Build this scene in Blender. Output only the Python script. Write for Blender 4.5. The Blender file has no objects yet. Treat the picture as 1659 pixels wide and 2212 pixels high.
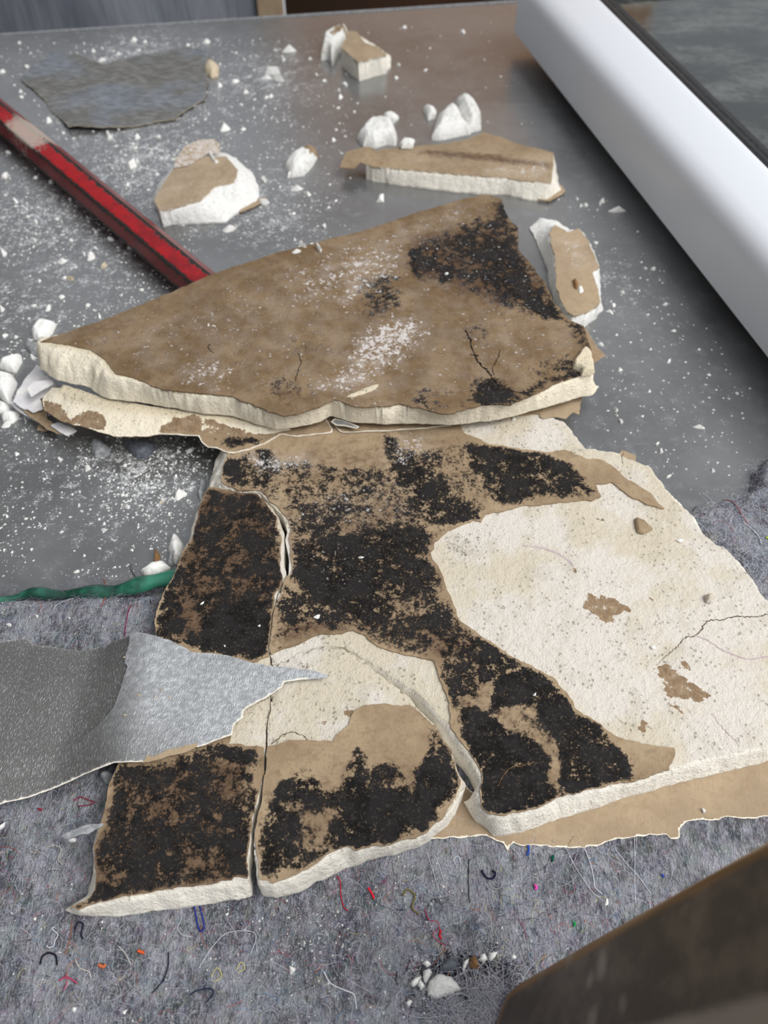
import bpy, bmesh, math, random
import numpy as np
from mathutils import Vector, Matrix, noise as mnoise

random.seed(7)
RNG = np.random.default_rng(7)
sc = bpy.context.scene
COL = sc.collection

# ------------------------------------------------------------------ camera
F = 1661.0
TH = math.radians(52.8)
CAMH = 0.30
cT, sT = math.cos(TH), math.sin(TH)
cam_d = bpy.data.cameras.new('camera')
cam = bpy.data.objects.new('camera', cam_d)
COL.objects.link(cam)
cam.location = (0, 0, CAMH)
cam.rotation_euler = (math.pi / 2 - TH, 0, 0)
cam_d.sensor_fit = 'VERTICAL'
cam_d.sensor_height = 36.0
cam_d.sensor_width = 27.0
cam_d.lens = F / 2212 * 36.0
cam_d.clip_start = 0.005
cam_d.dof.use_dof = True
cam_d.dof.focus_distance = 0.305
cam_d.dof.aperture_fstop = 12.0
sc.camera = cam

# ------------------------------------------------------------------ light
world = bpy.data.worlds.new('overcast')
sc.world = world
world.use_nodes = True
wb = world.node_tree.nodes['Background']
wb.inputs[0].default_value = (0.89, 0.93, 1.0, 1)
wb.inputs[1].default_value = 0.80


def area(name, loc, target, size, power, col=(1, 1, 1), sy=None):
    l = bpy.data.lights.new(name, 'AREA')
    l.energy = power
    l.color = col
    l.size = size
    if sy:
        l.shape = 'RECTANGLE'
        l.size_y = sy
    o = bpy.data.objects.new(name, l)
    COL.objects.link(o)
    o.location = loc
    o.rotation_euler = (Vector(target) - Vector(loc)).to_track_quat('-Z', 'Y').to_euler()
    return o


area('window_daylight', (0.95, -0.15, 1.5), (0, 0.3, 0), 1.1, 40, (1.0, 0.985, 0.955), 1.1)
vs = sc.view_settings
vs.view_transform = 'Standard'
vs.look = 'None'
vs.exposure = -0.22
vs.gamma = 1.0
vs.use_curve_mapping = False


# ------------------------------------------------------------------ geometry helpers
def up(u, v, z=0.0):
    x = (u - 829.5) / F
    y = (v - 1106.0) / F
    dz = -(sT + y * cT)
    t = (z - CAMH) / dz
    return (t * x, t * (cT - y * sT), z)


def up2(pts, z=0.0):
    return np.array([up(p[0], p[1], z)[:2] for p in pts])


def proj(x, y, z=0.0):
    zc = y * cT - (z - CAMH) * sT
    yc = -(y * sT + (z - CAMH) * cT)
    return 829.5 + F * x / zc, 1106 + F * yc / zc


def _h(ix, iy, seed):
    h = (ix * 374761393 + iy * 668265263 + seed * 1274126177) & 0xffffffff
    h = ((h ^ (h >> 13)) * 1274126177) & 0xffffffff
    h = h ^ (h >> 16)
    return (h & 0xffff) / 65535.0


def vn(x, y, seed=0):
    x = np.asarray(x, float)
    y = np.asarray(y, float)
    ix = np.floor(x).astype(np.int64)
    iy = np.floor(y).astype(np.int64)
    fx = x - ix
    fy = y - iy
    fx = fx * fx * (3 - 2 * fx)
    fy = fy * fy * (3 - 2 * fy)
    a = _h(ix, iy, seed)
    b = _h(ix + 1, iy, seed)
    c = _h(ix, iy + 1, seed)
    d = _h(ix + 1, iy + 1, seed)
    return (a + (b - a) * fx) * (1 - fy) + (c + (d - c) * fx) * fy


def fbm(x, y, scale, octs=4, seed=0, rough=0.5):
    r = 0.0
    amp = 1.0
    tot = 0.0
    for o in range(octs):
        r = r + amp * (vn(x * scale + 31.7 * o, y * scale - 17.3 * o, seed + o) * 2 - 1)
        tot += amp
        amp *= rough
        scale *= 2.03
    return r / tot


def psdf(P, poly):
    """signed distance (negative inside), P (N,2), poly (M,2)"""
    x, y = P[:, 0], P[:, 1]
    d2 = np.full(len(P), 1e9)
    ins = np.zeros(len(P), bool)
    n = len(poly)
    for i in range(n):
        ax, ay = poly[i]
        bx, by = poly[(i + 1) % n]
        ex, ey = bx - ax, by - ay
        wx, wy = x - ax, y - ay
        L = ex * ex + ey * ey + 1e-18
        t = np.clip((wx * ex + wy * ey) / L, 0, 1)
        dx, dy = wx - t * ex, wy - t * ey
        d2 = np.minimum(d2, dx * dx + dy * dy)
        cond = (ay > y) != (by > y)
        with np.errstate(divide='ignore', invalid='ignore'):
            xi = ax + (y - ay) * ex / (ey if abs(ey) > 1e-15 else 1e-15)
        ins ^= cond & (x < xi)
    d = np.sqrt(d2)
    return np.where(ins, -d, d)


def lsdf(P, line):
    """distance to an open polyline"""
    d2 = np.full(len(P), 1e9)
    for i in range(len(line) - 1):
        a, b = line[i], line[i + 1]
        e = b - a
        w = P - a
        t = np.clip((w @ e) / (e @ e + 1e-18), 0, 1)
        q = w - t[:, None] * e
        d2 = np.minimum(d2, (q * q).sum(1))
    return np.sqrt(d2)


def sstep(a, b, x):
    t = np.clip((x - a) / (b - a), 0, 1)
    return t * t * (3 - 2 * t)


def warp(P, amp=0.0006, scale=260, seed=3, octs=4):
    if amp == 0:
        return P
    return np.stack([P[:, 0] + amp * fbm(P[:, 0], P[:, 1], scale, octs, seed, 0.6) * 1.6,
                     P[:, 1] + amp * fbm(P[:, 0], P[:, 1], scale, octs, seed + 50, 0.6) * 1.6], 1)


def patch(sfun, bbox, res):
    """triangulated grid clipped to sfun<0 -> xy (N,2), tris (M,3)"""
    x0, y0, x1, y1 = bbox
    nx = max(2, int((x1 - x0) / res) + 2)
    ny = max(2, int((y1 - y0) / res) + 2)
    gx, gy = np.meshgrid(x0 + np.arange(nx) * res, y0 + np.arange(ny) * res)
    P = np.stack([gx.ravel(), gy.ravel()], 1)
    s = sfun(P)
    s = np.where(np.abs(s) < res * 0.04, np.where(s < 0, -res * 0.04, res * 0.04), s)
    idx = np.arange(nx * ny).reshape(ny, nx)
    a = idx[:-1, :-1].ravel()
    b = idx[:-1, 1:].ravel()
    c = idx[1:, 1:].ravel()
    d = idx[1:, :-1].ravel()
    alt = ((np.arange(ny - 1)[:, None] + np.arange(nx - 1)[None, :]) % 2 == 0).ravel()
    T1 = np.where(alt[:, None], np.stack([a, b, c], 1), np.stack([a, b, d], 1))
    T2 = np.where(alt[:, None], np.stack([a, c, d], 1), np.stack([b, c, d], 1))
    T = np.concatenate([T1, T2])
    ins = s < 0
    cnt = ins[T].sum(1)
    full = T[cnt == 3]
    part = T[(cnt > 0) & (cnt < 3)]
    extra = []
    cache = {}
    base = len(P)

    def cut(i, j):
        k = (i, j) if i < j else (j, i)
        if k not in cache:
            t = s[k[0]] / (s[k[0]] - s[k[1]])
            cache[k] = base + len(extra)
            extra.append(P[k[0]] * (1 - t) + P[k[1]] * t)
        return cache[k]
    out = []
    for tri in part.tolist():
        for r in range(3):
            i, j, k = tri[r], tri[(r + 1) % 3], tri[(r + 2) % 3]
            if ins[i] and not ins[j] and not ins[k]:
                out.append((i, cut(i, j), cut(i, k)))
                break
            if ins[i] and ins[j] and not ins[k]:
                p, q = cut(j, k), cut(i, k)
                out.append((i, j, p))
                out.append((i, p, q))
                break
    allP = np.concatenate([P, np.array(extra).reshape(-1, 2)]) if extra else P
    T = np.concatenate([full, np.array(out, dtype=np.int64).reshape(-1, 3)])
    used = np.unique(T)
    m = np.full(len(allP), -1)
    m[used] = np.arange(len(used))
    return allP[used], m[T]


def link(name, me, parent=None, loc=(0, 0, 0)):
    o = bpy.data.objects.new(name, me)
    COL.objects.link(o)
    o.location = loc
    if parent:
        o.parent = parent
    return o


def raw_mesh(name, V, T, mat, attrs=None, smooth=True):
    me = bpy.data.meshes.new(name)
    V = np.asarray(V, np.float32)
    T = np.asarray(T, np.int32)
    me.vertices.add(len(V))
    me.vertices.foreach_set('co', V.ravel())
    me.loops.add(T.size)
    me.loops.foreach_set('vertex_index', T.ravel())
    me.polygons.add(len(T))
    me.polygons.foreach_set('loop_start', np.arange(0, T.size, 3, dtype=np.int32))
    me.update(calc_edges=True)
    me.polygons.foreach_set('use_smooth', np.full(len(T), smooth))
    for k, a in (attrs or {}).items():
        if a.ndim == 1:
            at = me.attributes.new(k, 'FLOAT', 'POINT')
            at.data.foreach_set('value', a.astype(np.float32))
        else:
            at = me.attributes.new(k, 'FLOAT_COLOR', 'POINT')
            at.data.foreach_set('color', a.astype(np.float32).ravel())
    me.materials.append(mat)
    me.validate()
    me.update()
    return me


def solid(name, P, T, zt, zb, mat, parent=None, attrs=None, org=(0, 0, 0), side=None):
    """closed body: top surface zt, bottom zb, own side walls"""
    n = len(P)
    E = np.concatenate([T[:, [0, 1]], T[:, [1, 2]], T[:, [2, 0]]])
    key = np.sort(E, 1)
    _, inv, cnt = np.unique(key[:, 0] * (n + 1) + key[:, 1], return_inverse=True, return_counts=True)
    B = E[cnt[inv] == 1]
    top = np.column_stack([P, zt])
    bot = np.column_stack([P, zb])
    nb = len(B)
    sv = np.concatenate([top[B[:, 0]], top[B[:, 1]], bot[B[:, 1]], bot[B[:, 0]]])
    k = np.arange(nb) + 2 * n
    st = np.concatenate([np.stack([k, k + 3 * nb, k + 2 * nb], 1), np.stack([k, k + 2 * nb, k + nb], 1)])
    V = np.concatenate([top, bot, sv]) - np.array(org)
    TT = np.concatenate([T, T[:, ::-1] + n, st])
    A = {}
    for kx, a in (attrs or {}).items():
        sb = a[np.concatenate([B[:, 0], B[:, 1], B[:, 1], B[:, 0]])]
        if side and kx in side:
            sb = np.full_like(sb, side[kx])
        A[kx] = np.concatenate([a, a, sb])
    me = raw_mesh(name, V, TT, mat, A)
    return link(name, me, parent)


def tag(o, label=None, cat=None, group=None, kind=None):
    if label:
        o['label'] = label
    if cat:
        o['category'] = cat
    if group:
        o['group'] = group
    if kind:
        o['kind'] = kind
    return o


def thing(name, label, cat, loc, group=None):
    o = bpy.data.objects.new(name, None)
    o.empty_display_size = 0.02
    COL.objects.link(o)
    o.location = loc
    return tag(o, label, cat, group)


def bbox_of(*polys, pad=0.003):
    A = np.concatenate(polys)
    return (A[:, 0].min() - pad, A[:, 1].min() - pad, A[:, 0].max() + pad, A[:, 1].max() + pad)


def base_of(poly, z=0.0):
    return (float(poly[:, 0].mean()), float(poly[:, 1].mean()), z)


def bm_obj(name, bm, mat, parent=None, loc=(0, 0, 0), smooth=False):
    me = bpy.data.meshes.new(name)
    bmesh.ops.recalc_face_normals(bm, faces=bm.faces)
    bm.to_mesh(me)
    bm.free()
    me.materials.append(mat)
    for p in me.polygons:
        p.use_smooth = smooth
    return link(name, me, parent, loc)


def smooth_path(pts, sub=6):
    """catmull-rom through 3-D points"""
    pts = [Vector(p) for p in pts]
    out = []
    for i in range(len(pts) - 1):
        p0 = pts[max(i - 1, 0)]
        p1, p2 = pts[i], pts[i + 1]
        p3 = pts[min(i + 2, len(pts) - 1)]
        for k in range(sub):
            t = k / sub
            out.append(0.5 * ((2 * p1) + (p2 - p0) * t + (2 * p0 - 5 * p1 + 4 * p2 - p3) * t * t
                              + (3 * p1 - p0 - 3 * p2 + p3) * t ** 3))
    out.append(pts[-1])
    return out


def tube(name, path, rad, mat, parent=None, sides=5, org=(0, 0, 0), attrs=None, smooth=True):
    n = len(path)
    V = []
    org = Vector(org)
    rads = rad if hasattr(rad, '__len__') else [rad] * n
    for i, p in enumerate(path):
        d = (path[min(i + 1, n - 1)] - path[max(i - 1, 0)])
        if d.length < 1e-9:
            d = Vector((1, 0, 0))
        d.normalize()
        a = d.cross(Vector((0, 0, 1)))
        if a.length < 1e-4:
            a = Vector((1, 0, 0))
        a.normalize()
        b = a.cross(d)
        for k in range(sides):
            ang = 2 * math.pi * k / sides
            V.append(p - org + (a * math.cos(ang) + b * math.sin(ang)) * rads[i])
    T = []
    for i in range(n - 1):
        for k in range(sides):
            q0, q1 = i * sides + k, i * sides + (k + 1) % sides
            T += [(q0, q1, q1 + sides), (q0, q1 + sides, q0 + sides)]
    for k in range(1, sides - 1):
        T += [(0, k + 1, k), ((n - 1) * sides, (n - 1) * sides + k, (n - 1) * sides + k + 1)]
    me = raw_mesh(name, np.array([tuple(v) for v in V]), np.array(T), mat, attrs, smooth)
    return link(name, me, parent)


# ------------------------------------------------------------------ material helpers
def srgb(r, g, b):
    f = lambda c: (c / 255 / 12.92) if c / 255 <= 0.04045 else ((c / 255 + 0.055) / 1.055) ** 2.4
    return (f(r), f(g), f(b), 1.0)


class NT:
    def __init__(self, name, rough=0.8, spec=0.3):
        self.mat = bpy.data.materials.new(name)
        self.mat.use_nodes = True
        self.t = self.mat.node_tree
        self.b = self.t.nodes['Principled BSDF']
        self.b.inputs['Roughness'].default_value = rough
        self.b.inputs['Specular IOR Level'].default_value = spec
        self.co = self.t.nodes.new('ShaderNodeTexCoord').outputs['Object']

    def L(self, a, inp):
        if isinstance(a, (int, float)):
            inp.default_value = a
        elif isinstance(a, tuple):
            inp.default_value = a
        else:
            self.t.links.new(a, inp)

    def noise(self, scale, detail=4, rough=0.55, vec=None, dist=0.0):
        n = self.t.nodes.new('ShaderNodeTexNoise')
        n.inputs['Scale'].default_value = scale
        n.inputs['Detail'].default_value = detail
        n.inputs['Roughness'].default_value = rough
        n.inputs['Distortion'].default_value = dist
        self.t.links.new(vec or self.co, n.inputs['Vector'])
        return n.outputs['Fac']

    def noisec(self, scale, detail=2):
        n = self.t.nodes.new('ShaderNodeTexNoise')
        n.inputs['Scale'].default_value = scale
        n.inputs['Detail'].default_value = detail
        self.t.links.new(self.co, n.inputs['Vector'])
        return n.outputs['Color']

    def voro(self, scale, vec=None, feat='F1'):
        n = self.t.nodes.new('ShaderNodeTexVoronoi')
        n.feature = feat
        n.inputs['Scale'].default_value = scale
        self.t.links.new(vec or self.co, n.inputs['Vector'])
        return n.outputs['Distance']

    def mapping(self, scale=(1, 1, 1), rot=(0, 0, 0)):
        n = self.t.nodes.new('ShaderNodeMapping')
        n.inputs['Scale'].default_value = scale
        n.inputs['Rotation'].default_value = rot
        self.t.links.new(self.co, n.inputs['Vector'])
        return n.outputs[0]

    def attr(self, name):
        n = self.t.nodes.new('ShaderNodeAttribute')
        n.attribute_name = name
        return n.outputs['Fac']

    def attrc(self, name):
        n = self.t.nodes.new('ShaderNodeAttribute')
        n.attribute_name = name
        return n.outputs['Color']

    def m(self, op, a, b=0.0, clamp=False):
        n = self.t.nodes.new('ShaderNodeMath')
        n.operation = op
        n.use_clamp = clamp
        self.L(a, n.inputs[0])
        self.L(b, n.inputs[1])
        return n.outputs[0]

    def ss(self, x, lo, hi):
        n = self.t.nodes.new('ShaderNodeMapRange')
        n.interpolation_type = 'SMOOTHSTEP'
        self.L(x, n.inputs[0])
        n.inputs[1].default_value = lo
        n.inputs[2].default_value = hi
        return n.outputs[0]

    def mix(self, f, a, b):
        n = self.t.nodes.new('ShaderNodeMix')
        n.data_type = 'RGBA'
        self.L(f, n.inputs[0])
        self.L(a, n.inputs[6])
        self.L(b, n.inputs[7])
        return n.outputs[2]

    def nadd(self, base, *terms):
        v = base
        for n, amp in terms:
            v = self.m('ADD', v, self.m('MULTIPLY', self.m('SUBTRACT', n, 0.5), amp))
        return v

    def color(self, c):
        self.L(c, self.b.inputs['Base Color'])

    def rough(self, c):
        self.L(c, self.b.inputs['Roughness'])

    def bump(self, h, strength=0.3, dist=0.001):
        n = self.t.nodes.new('ShaderNodeBump')
        n.inputs['Strength'].default_value = strength
        n.inputs['Distance'].default_value = dist
        self.L(h, n.inputs['Height'])
        self.t.links.new(n.outputs[0], self.b.inputs['Normal'])


def paper_material(name, c1, c2, c3, dustc=srgb(214, 208, 204)):
    """kraft paper with mould (mold), brown staining (tint), powder (dust), torn pale rim (rim)"""
    k = NT(name, 0.85, 0.2)
    n1 = k.noise(45, 5, 0.6)
    n2 = k.noise(900, 4, 0.6)
    n3 = k.noise(260, 6, 0.68)
    n4 = k.noise(110, 5, 0.6)
    fib = k.noise(1600, 2, 0.5, k.mapping((1, 0.25, 1), (0, 0, 0.7)))
    base = k.mix(k.ss(n1, 0.38, 0.62), c1, c2)
    base = k.mix(k.m('MULTIPLY', k.ss(n3, 0.47, 0.64), 0.36), base, c3)
    base = k.mix(k.m('MULTIPLY', k.ss(n2, 0.5, 0.7), 0.3), base, c3)
    base = k.mix(k.m('MULTIPLY', k.ss(fib, 0.5, 0.7), 0.22), base, c2)
    ti = k.attr('tint')
    base = k.mix(k.m('MULTIPLY', k.ss(k.nadd(ti, (n3, 0.8)), 0.25, 0.85), 0.8), base, srgb(74, 50, 36))
    mo = k.attr('mold')
    on = k.ss(mo, 0.03, 0.30)
    val = k.nadd(mo, (n3, 1.9), (n2, 1.6), (n4, 1.7), (n1, 0.9))
    soft = k.m('MULTIPLY', k.ss(val, 0.22, 0.62), on)
    hard = k.m('MULTIPLY', k.ss(val, 0.47, 0.68), on)
    mcol = k.mix(k.ss(n4, 0.42, 0.6), srgb(17, 15, 14), srgb(34, 32, 32))
    mcol = k.mix(k.m('MULTIPLY', k.ss(n2, 0.52, 0.72), 0.6), mcol, srgb(84, 75, 66))
    du = k.attr('dust')
    base = k.mix(k.m('MULTIPLY', k.m('MULTIPLY', du, k.ss(n4, 0.35, 0.68)), 0.42), base, dustc)
    col = k.mix(k.m('MULTIPLY', soft, 0.62), base, srgb(60, 48, 38))
    col = k.mix(hard, col, mcol)
    dv = k.nadd(du, (n3, 1.6), (n2, 1.5))
    spot = k.ss(k.nadd(k.voro(330), (n2, 0.5)), 0.42, 0.2)
    dv = k.m('ADD', dv, k.m('MULTIPLY', spot, 0.22))
    dm = k.m('MULTIPLY', k.ss(dv, 0.48, 0.8), k.ss(du, 0.02, 0.2))
    col = k.mix(k.m('MULTIPLY', dm, 0.8), col, dustc)
    ri = k.attr('rim')
    col = k.mix(k.ss(k.nadd(ri, (n3, 0.5)), 0.45, 0.6), col, srgb(232, 224, 208))
    k.color(col)
    k.bump(k.nadd(k.m('MULTIPLY', hard, 0.35), (n2, 0.8), (n3, 0.8), (fib, 0.4)), 0.5, 0.0004)
    return k.mat


M = {}
M['paper'] = paper_material('kraft_paper_mould', srgb(145, 125, 100), srgb(163, 143, 116), srgb(118, 97, 74))
M['paper_brown'] = paper_material('kraft_paper_damp', srgb(110, 89, 64), srgb(133, 112, 86), srgb(84, 65, 46))
M['paper_tan'] = paper_material('kraft_paper_pale', srgb(156, 137, 113), srgb(170, 150, 124), srgb(143, 122, 98))


def plaster_material(name, c1, c2, white):
    k = NT(name, 0.95, 0.1)
    n1 = k.noise(28, 5, 0.6)
    n2 = k.noise(1100, 4, 0.65)
    n3 = k.noise(300, 6, 0.65)
    n5 = k.noise(75, 4, 0.6)
    vor = k.voro(420)
    base = k.mix(k.ss(n1, 0.42, 0.58), c1, c2)
    base = k.mix(k.m('MULTIPLY', k.ss(n5, 0.5, 0.68), 0.35), base, srgb(186, 178, 158))
    # pits: small dark specks
    pit = k.m('MULTIPLY', k.ss(k.nadd(vor, (n2, 0.5)), 0.27, 0.12), k.ss(n5, 0.44, 0.58))
    base = k.mix(k.m('MULTIPLY', pit, 0.42), base, srgb(128, 122, 108))
    st = k.attr('stain')
    sm = k.ss(k.nadd(st, (n3, 1.6), (n2, 1.8)), 0.5, 0.75)
    base = k.mix(k.m('MULTIPLY', sm, k.m('MULTIPLY', k.ss(st, 0.02, 0.2), 0.7)), base, srgb(122, 118, 104))
    br = k.attr('brk')
    base = k.mix(k.ss(br, 0.02, 0.25), base, white)
    rs = k.attr('res')
    rm = k.m('MULTIPLY', k.ss(k.nadd(rs, (n3, 2.2), (n5, 1.6), (n2, 0.6)), 0.50, 0.60), k.ss(rs, 0.02, 0.2))
    base = k.mix(rm, base, k.mix(k.ss(n3, 0.4, 0.6), srgb(163, 142, 116), srgb(144, 121, 96)))
    k.color(base)
    k.bump(k.nadd(k.m('MULTIPLY', pit, -0.7), (n2, 1.0), (n3, 1.8), (n5, 0.8)), 0.8, 0.0009)
    return k.mat


M['plaster'] = plaster_material('gypsum_cream', srgb(210, 200, 180), srgb(220, 213, 203), srgb(245, 239, 226))
M['plaster_warm'] = plaster_material('gypsum_warm', srgb(226, 213, 186), srgb(218, 206, 181), srgb(242, 232, 210))
M['plaster_white'] = plaster_material('gypsum_white', srgb(240, 239, 235), srgb(243, 242, 238), srgb(243, 242, 238))

k = NT('laminate_grey', 0.42, 0.5)
k.b.inputs['Coat Weight'].default_value = 1.0
k.b.inputs['Coat Roughness'].default_value = 0.26
k.b.inputs['Coat IOR'].default_value = 2.0
n1 = k.noise(9, 6, 0.65)
n2 = k.noise(120, 5, 0.65)
n3 = k.noise(1300, 3, 0.6)
n4 = k.noise(420, 4, 0.6)
c = k.mix(k.ss(n1, 0.36, 0.64), srgb(70, 70, 70), srgb(95, 96, 96))
c = k.mix(k.m('MULTIPLY', k.ss(n2, 0.5, 0.7), 0.3), c, srgb(118, 121, 124))
du = k.attr('dust')
pw = k.m('MULTIPLY', k.ss(k.nadd(du, (n2, 1.2), (n4, 1.3), (n3, 1.6)), 0.55, 0.95), k.ss(du, 0.02, 0.25))
c = k.mix(k.m('MULTIPLY', pw, 0.85), c, srgb(222, 223, 223))
k.color(c)
k.rough(k.m('ADD', k.m('MULTIPLY', n2, 0.16), 0.30))
k.bump(k.nadd(0.0, (n4, 0.3), (n2, 0.4)), 0.12, 0.0005)
M['laminate'] = k.mat

k = NT('recycled_felt', 1.0, 0.05)
n1 = k.noise(55, 5, 0.65)
n2 = k.noise(420, 5, 0.7, k.mapping((1, 0.45, 1), (0, 0, 0.25)))
n3 = k.noise(1500, 3, 0.6, k.mapping((1, 0.35, 1), (0, 0, -0.3)))
cc = k.noisec(170, 4)
c = k.mix(k.ss(n1, 0.34, 0.66), srgb(84, 85, 92), srgb(164, 165, 173))
c = k.mix(k.m('MULTIPLY', k.ss(n2, 0.48, 0.7), 0.75), c, srgb(186, 188, 198))
c = k.mix(k.m('MULTIPLY', k.ss(n2, 0.48, 0.32), 0.75), c, srgb(42, 42, 50))
c = k.mix(k.m('MULTIPLY', k.ss(n3, 0.5, 0.7), 0.5), c, srgb(204, 206, 212))
c = k.mix(0.09, c, cc)
k.color(c)
k.bump(k.nadd(0.0, (n2, 1.8), (n3, 1.2)), 1.0, 0.0018)
M['felt'] = k.mat

k = NT('felt_fibre', 0.9, 0.15)
k.color(k.attrc('fc'))
M['fibre'] = k.mat

k = NT('silver_wallpaper', 0.34, 0.5)
k.b.inputs['Metallic'].default_value = 0.6
mp = k.mapping((1, 0.3, 1), (0, 0, -0.95))
n1 = k.noise(2400, 3, 0.6, mp)
n2 = k.noise(420, 4, 0.6)
n3 = k.noise(18, 3, 0.5)
nb = k.noise(150, 4, 0.6, mp)
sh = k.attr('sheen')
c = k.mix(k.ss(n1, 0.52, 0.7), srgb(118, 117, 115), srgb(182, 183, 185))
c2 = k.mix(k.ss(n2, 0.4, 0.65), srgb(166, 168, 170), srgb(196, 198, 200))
c = k.mix(sh, c, c2)  # reflected brightness painted in: lighter base colour where sheen is high
ri = k.attr('rim')
c = k.mix(k.ss(k.nadd(ri, (n2, 0.5)), 0.45, 0.6), c, srgb(236, 228, 214))
k.color(c)
k.L(k.m('MULTIPLY', k.ss(ri, 0.4, 0.1), 0.55), k.b.inputs['Metallic'])
k.bump(k.nadd(0.0, (n1, 0.9), (n2, 0.7), (nb, 0.5)), 0.55, 0.0006)
M['silver'] = k.mat

k = NT('dull_wallpaper', 0.5, 0.4)
n1 = k.noise(520, 4, 0.65, k.mapping((0.22, 1, 1), (0, 0, -0.35)))
n2 = k.noise(14, 3, 0.5)
c = k.mix(k.ss(n1, 0.42, 0.64), srgb(100, 98, 92), srgb(138, 137, 134))
c = k.mix(k.ss(n2, 0.45, 0.65), c, k.mix(k.ss(n1, 0.4, 0.65), srgb(108, 112, 118), srgb(144, 150, 158)))
ri = k.attr('rim')
c = k.mix(k.ss(k.nadd(ri, (n1, 0.5)), 0.5, 0.6), c, srgb(196, 184, 158))
k.color(c)
k.b.inputs['Metallic'].default_value = 0.25
k.bump(n1, 0.3, 0.0004)
M['dull_paper'] = k.mat

k = NT('white_upvc', 0.32, 0.5)
n1 = k.noise(900, 3, 0.6)
n2 = k.noise(30, 4, 0.6)
sp = k.m('MULTIPLY', k.ss(n1, 0.68, 0.78), k.ss(n2, 0.5, 0.62))
k.color(k.mix(k.m('MULTIPLY', sp, 0.45), srgb(222, 225, 231), srgb(150, 145, 135)))
k.bump(n2, 0.03, 0.001)
M['upvc'] = k.mat

k = NT('black_gasket', 0.5, 0.4)
k.color(k.mix(k.ss(k.noise(300, 4), 0.55, 0.75), srgb(14, 15, 16), srgb(58, 55, 50)))
M['gasket'] = k.mat

k = NT('dusty_dark_glass', 0.08, 0.5)
n1 = k.noise(14, 5, 0.6, k.mapping((1, 2.2, 1), (0, 0, 0.5)))
n2 = k.noise(160, 5, 0.65)
d = k.m('MULTIPLY', k.ss(k.nadd(n1, (n2, 0.35)), 0.42, 0.8), 0.42)
k.color(k.mix(d, srgb(38, 42, 40), srgb(142, 148, 142)))
k.rough(k.m('ADD', 0.08, k.m('MULTIPLY', d, 0.7)))
M['glass'] = k.mat

k = NT('red_painted_steel', 0.35, 0.5)
n1 = k.noise(240, 5, 0.65)
n2 = k.noise(900, 4, 0.65)
n3 = k.noise(70, 3, 0.6)
ed = k.attr('edge')
w = k.ss(k.nadd(ed, (n1, 1.6), (n2, 0.7)), 0.50, 0.66)
c = k.mix(k.ss(n3, 0.4, 0.65), srgb(168, 22, 30), srgb(134, 22, 30))
c = k.mix(k.m('MULTIPLY', k.attr('side'), 0.75), c, srgb(104, 40, 44))  # facet shading painted into the colour: sides darker than the top facet
c = k.mix(w, c, srgb(46, 40, 38))
pd = k.attr('dust')
c = k.mix(k.m('MULTIPLY', k.ss(k.nadd(pd, (n1, 0.8), (n2, 0.7)), 0.45, 0.8), 0.85), c, srgb(186, 172, 160))
k.color(c)
k.rough(k.m('ADD', 0.3, k.m('MULTIPLY', k.attr('dust'), 0.5)))
k.bump(k.nadd(k.m('MULTIPLY', w, -0.5), (n1, 0.6), (n2, 0.3)), 0.5, 0.0006)
M['red'] = k.mat

k = NT('worn_dark_steel', 0.38, 0.5)
n1 = k.noise(60, 5, 0.6)
n2 = k.noise(16, 3, 0.5)
ed = k.attr('edge')
c = k.mix(k.ss(n1, 0.4, 0.66), srgb(82, 74, 67), srgb(110, 100, 90))
c = k.mix(k.ss(k.nadd(ed, (n1, 0.7)), 0.25, 0.85), c, srgb(138, 106, 68))
c = k.mix(k.m('MULTIPLY', k.ss(k.nadd(k.attr('dust'), (n1, 0.5)), 0.3, 0.8), 0.75), c, srgb(168, 158, 148))  # mask holds pale smudges and the painted reflection band
k.color(c)
k.b.inputs['Metallic'].default_value = 0.35
M['steel'] = k.mat

k = NT('green_plastic', 0.2, 0.5)
k.color(k.mix(k.ss(k.noise(60, 4), 0.4, 0.65), srgb(20, 62, 50), srgb(52, 120, 98)))
k.bump(k.noise(90, 3), 0.25, 0.002)
M['green'] = k.mat

k = NT('white_crumb', 0.95, 0.1)
k.color(k.mix(k.ss(k.noise(700, 4), 0.4, 0.65), srgb(238, 237, 232), srgb(248, 247, 244)))
k.bump(k.noise(1500, 3), 0.4, 0.0005)
M['crumb'] = k.mat
k = NT('tan_crumb', 0.95, 0.1)
k.color(k.mix(k.ss(k.noise(600, 4), 0.4, 0.65), srgb(196, 178, 150), srgb(216, 204, 182)))
k.bump(k.noise(1500, 3), 0.4, 0.0005)
M['crumb_tan'] = k.mat
k = NT('brown_flake', 0.9, 0.1)
k.color(k.mix(k.ss(k.noise(700, 4), 0.4, 0.65), srgb(118, 88, 58), srgb(150, 118, 84)))
M['flake_brown'] = k.mat
k = NT('grey_flake', 0.6, 0.3)
k.color(k.mix(k.ss(k.noise(500, 4), 0.4, 0.65), srgb(128, 130, 132), srgb(158, 160, 162)))
M['flake_grey'] = k.mat
k = NT('slate_flake', 0.6, 0.3)
k.color(k.mix(k.ss(k.noise(500, 4), 0.4, 0.65), srgb(82, 86, 94), srgb(104, 108, 116)))
M['flake_slate'] = k.mat
k = NT('hairline', 0.95, 0.05)
k.color(k.mix(k.ss(k.noise(400, 3), 0.4, 0.65), srgb(84, 72, 60), srgb(120, 104, 90)))
M['hair'] = k.mat
k = NT('mould_vein', 0.95, 0.05)
k.color(k.mix(k.ss(k.noise(400, 3), 0.4, 0.65), srgb(28, 25, 23), srgb(48, 42, 36)))
M['vein'] = k.mat
k = NT('lilac_line', 0.95, 0.05)
k.color(k.mix(k.ss(k.noise(300, 3), 0.4, 0.65), srgb(190, 176, 178), srgb(176, 158, 160)))
M['lilac'] = k.mat
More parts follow.
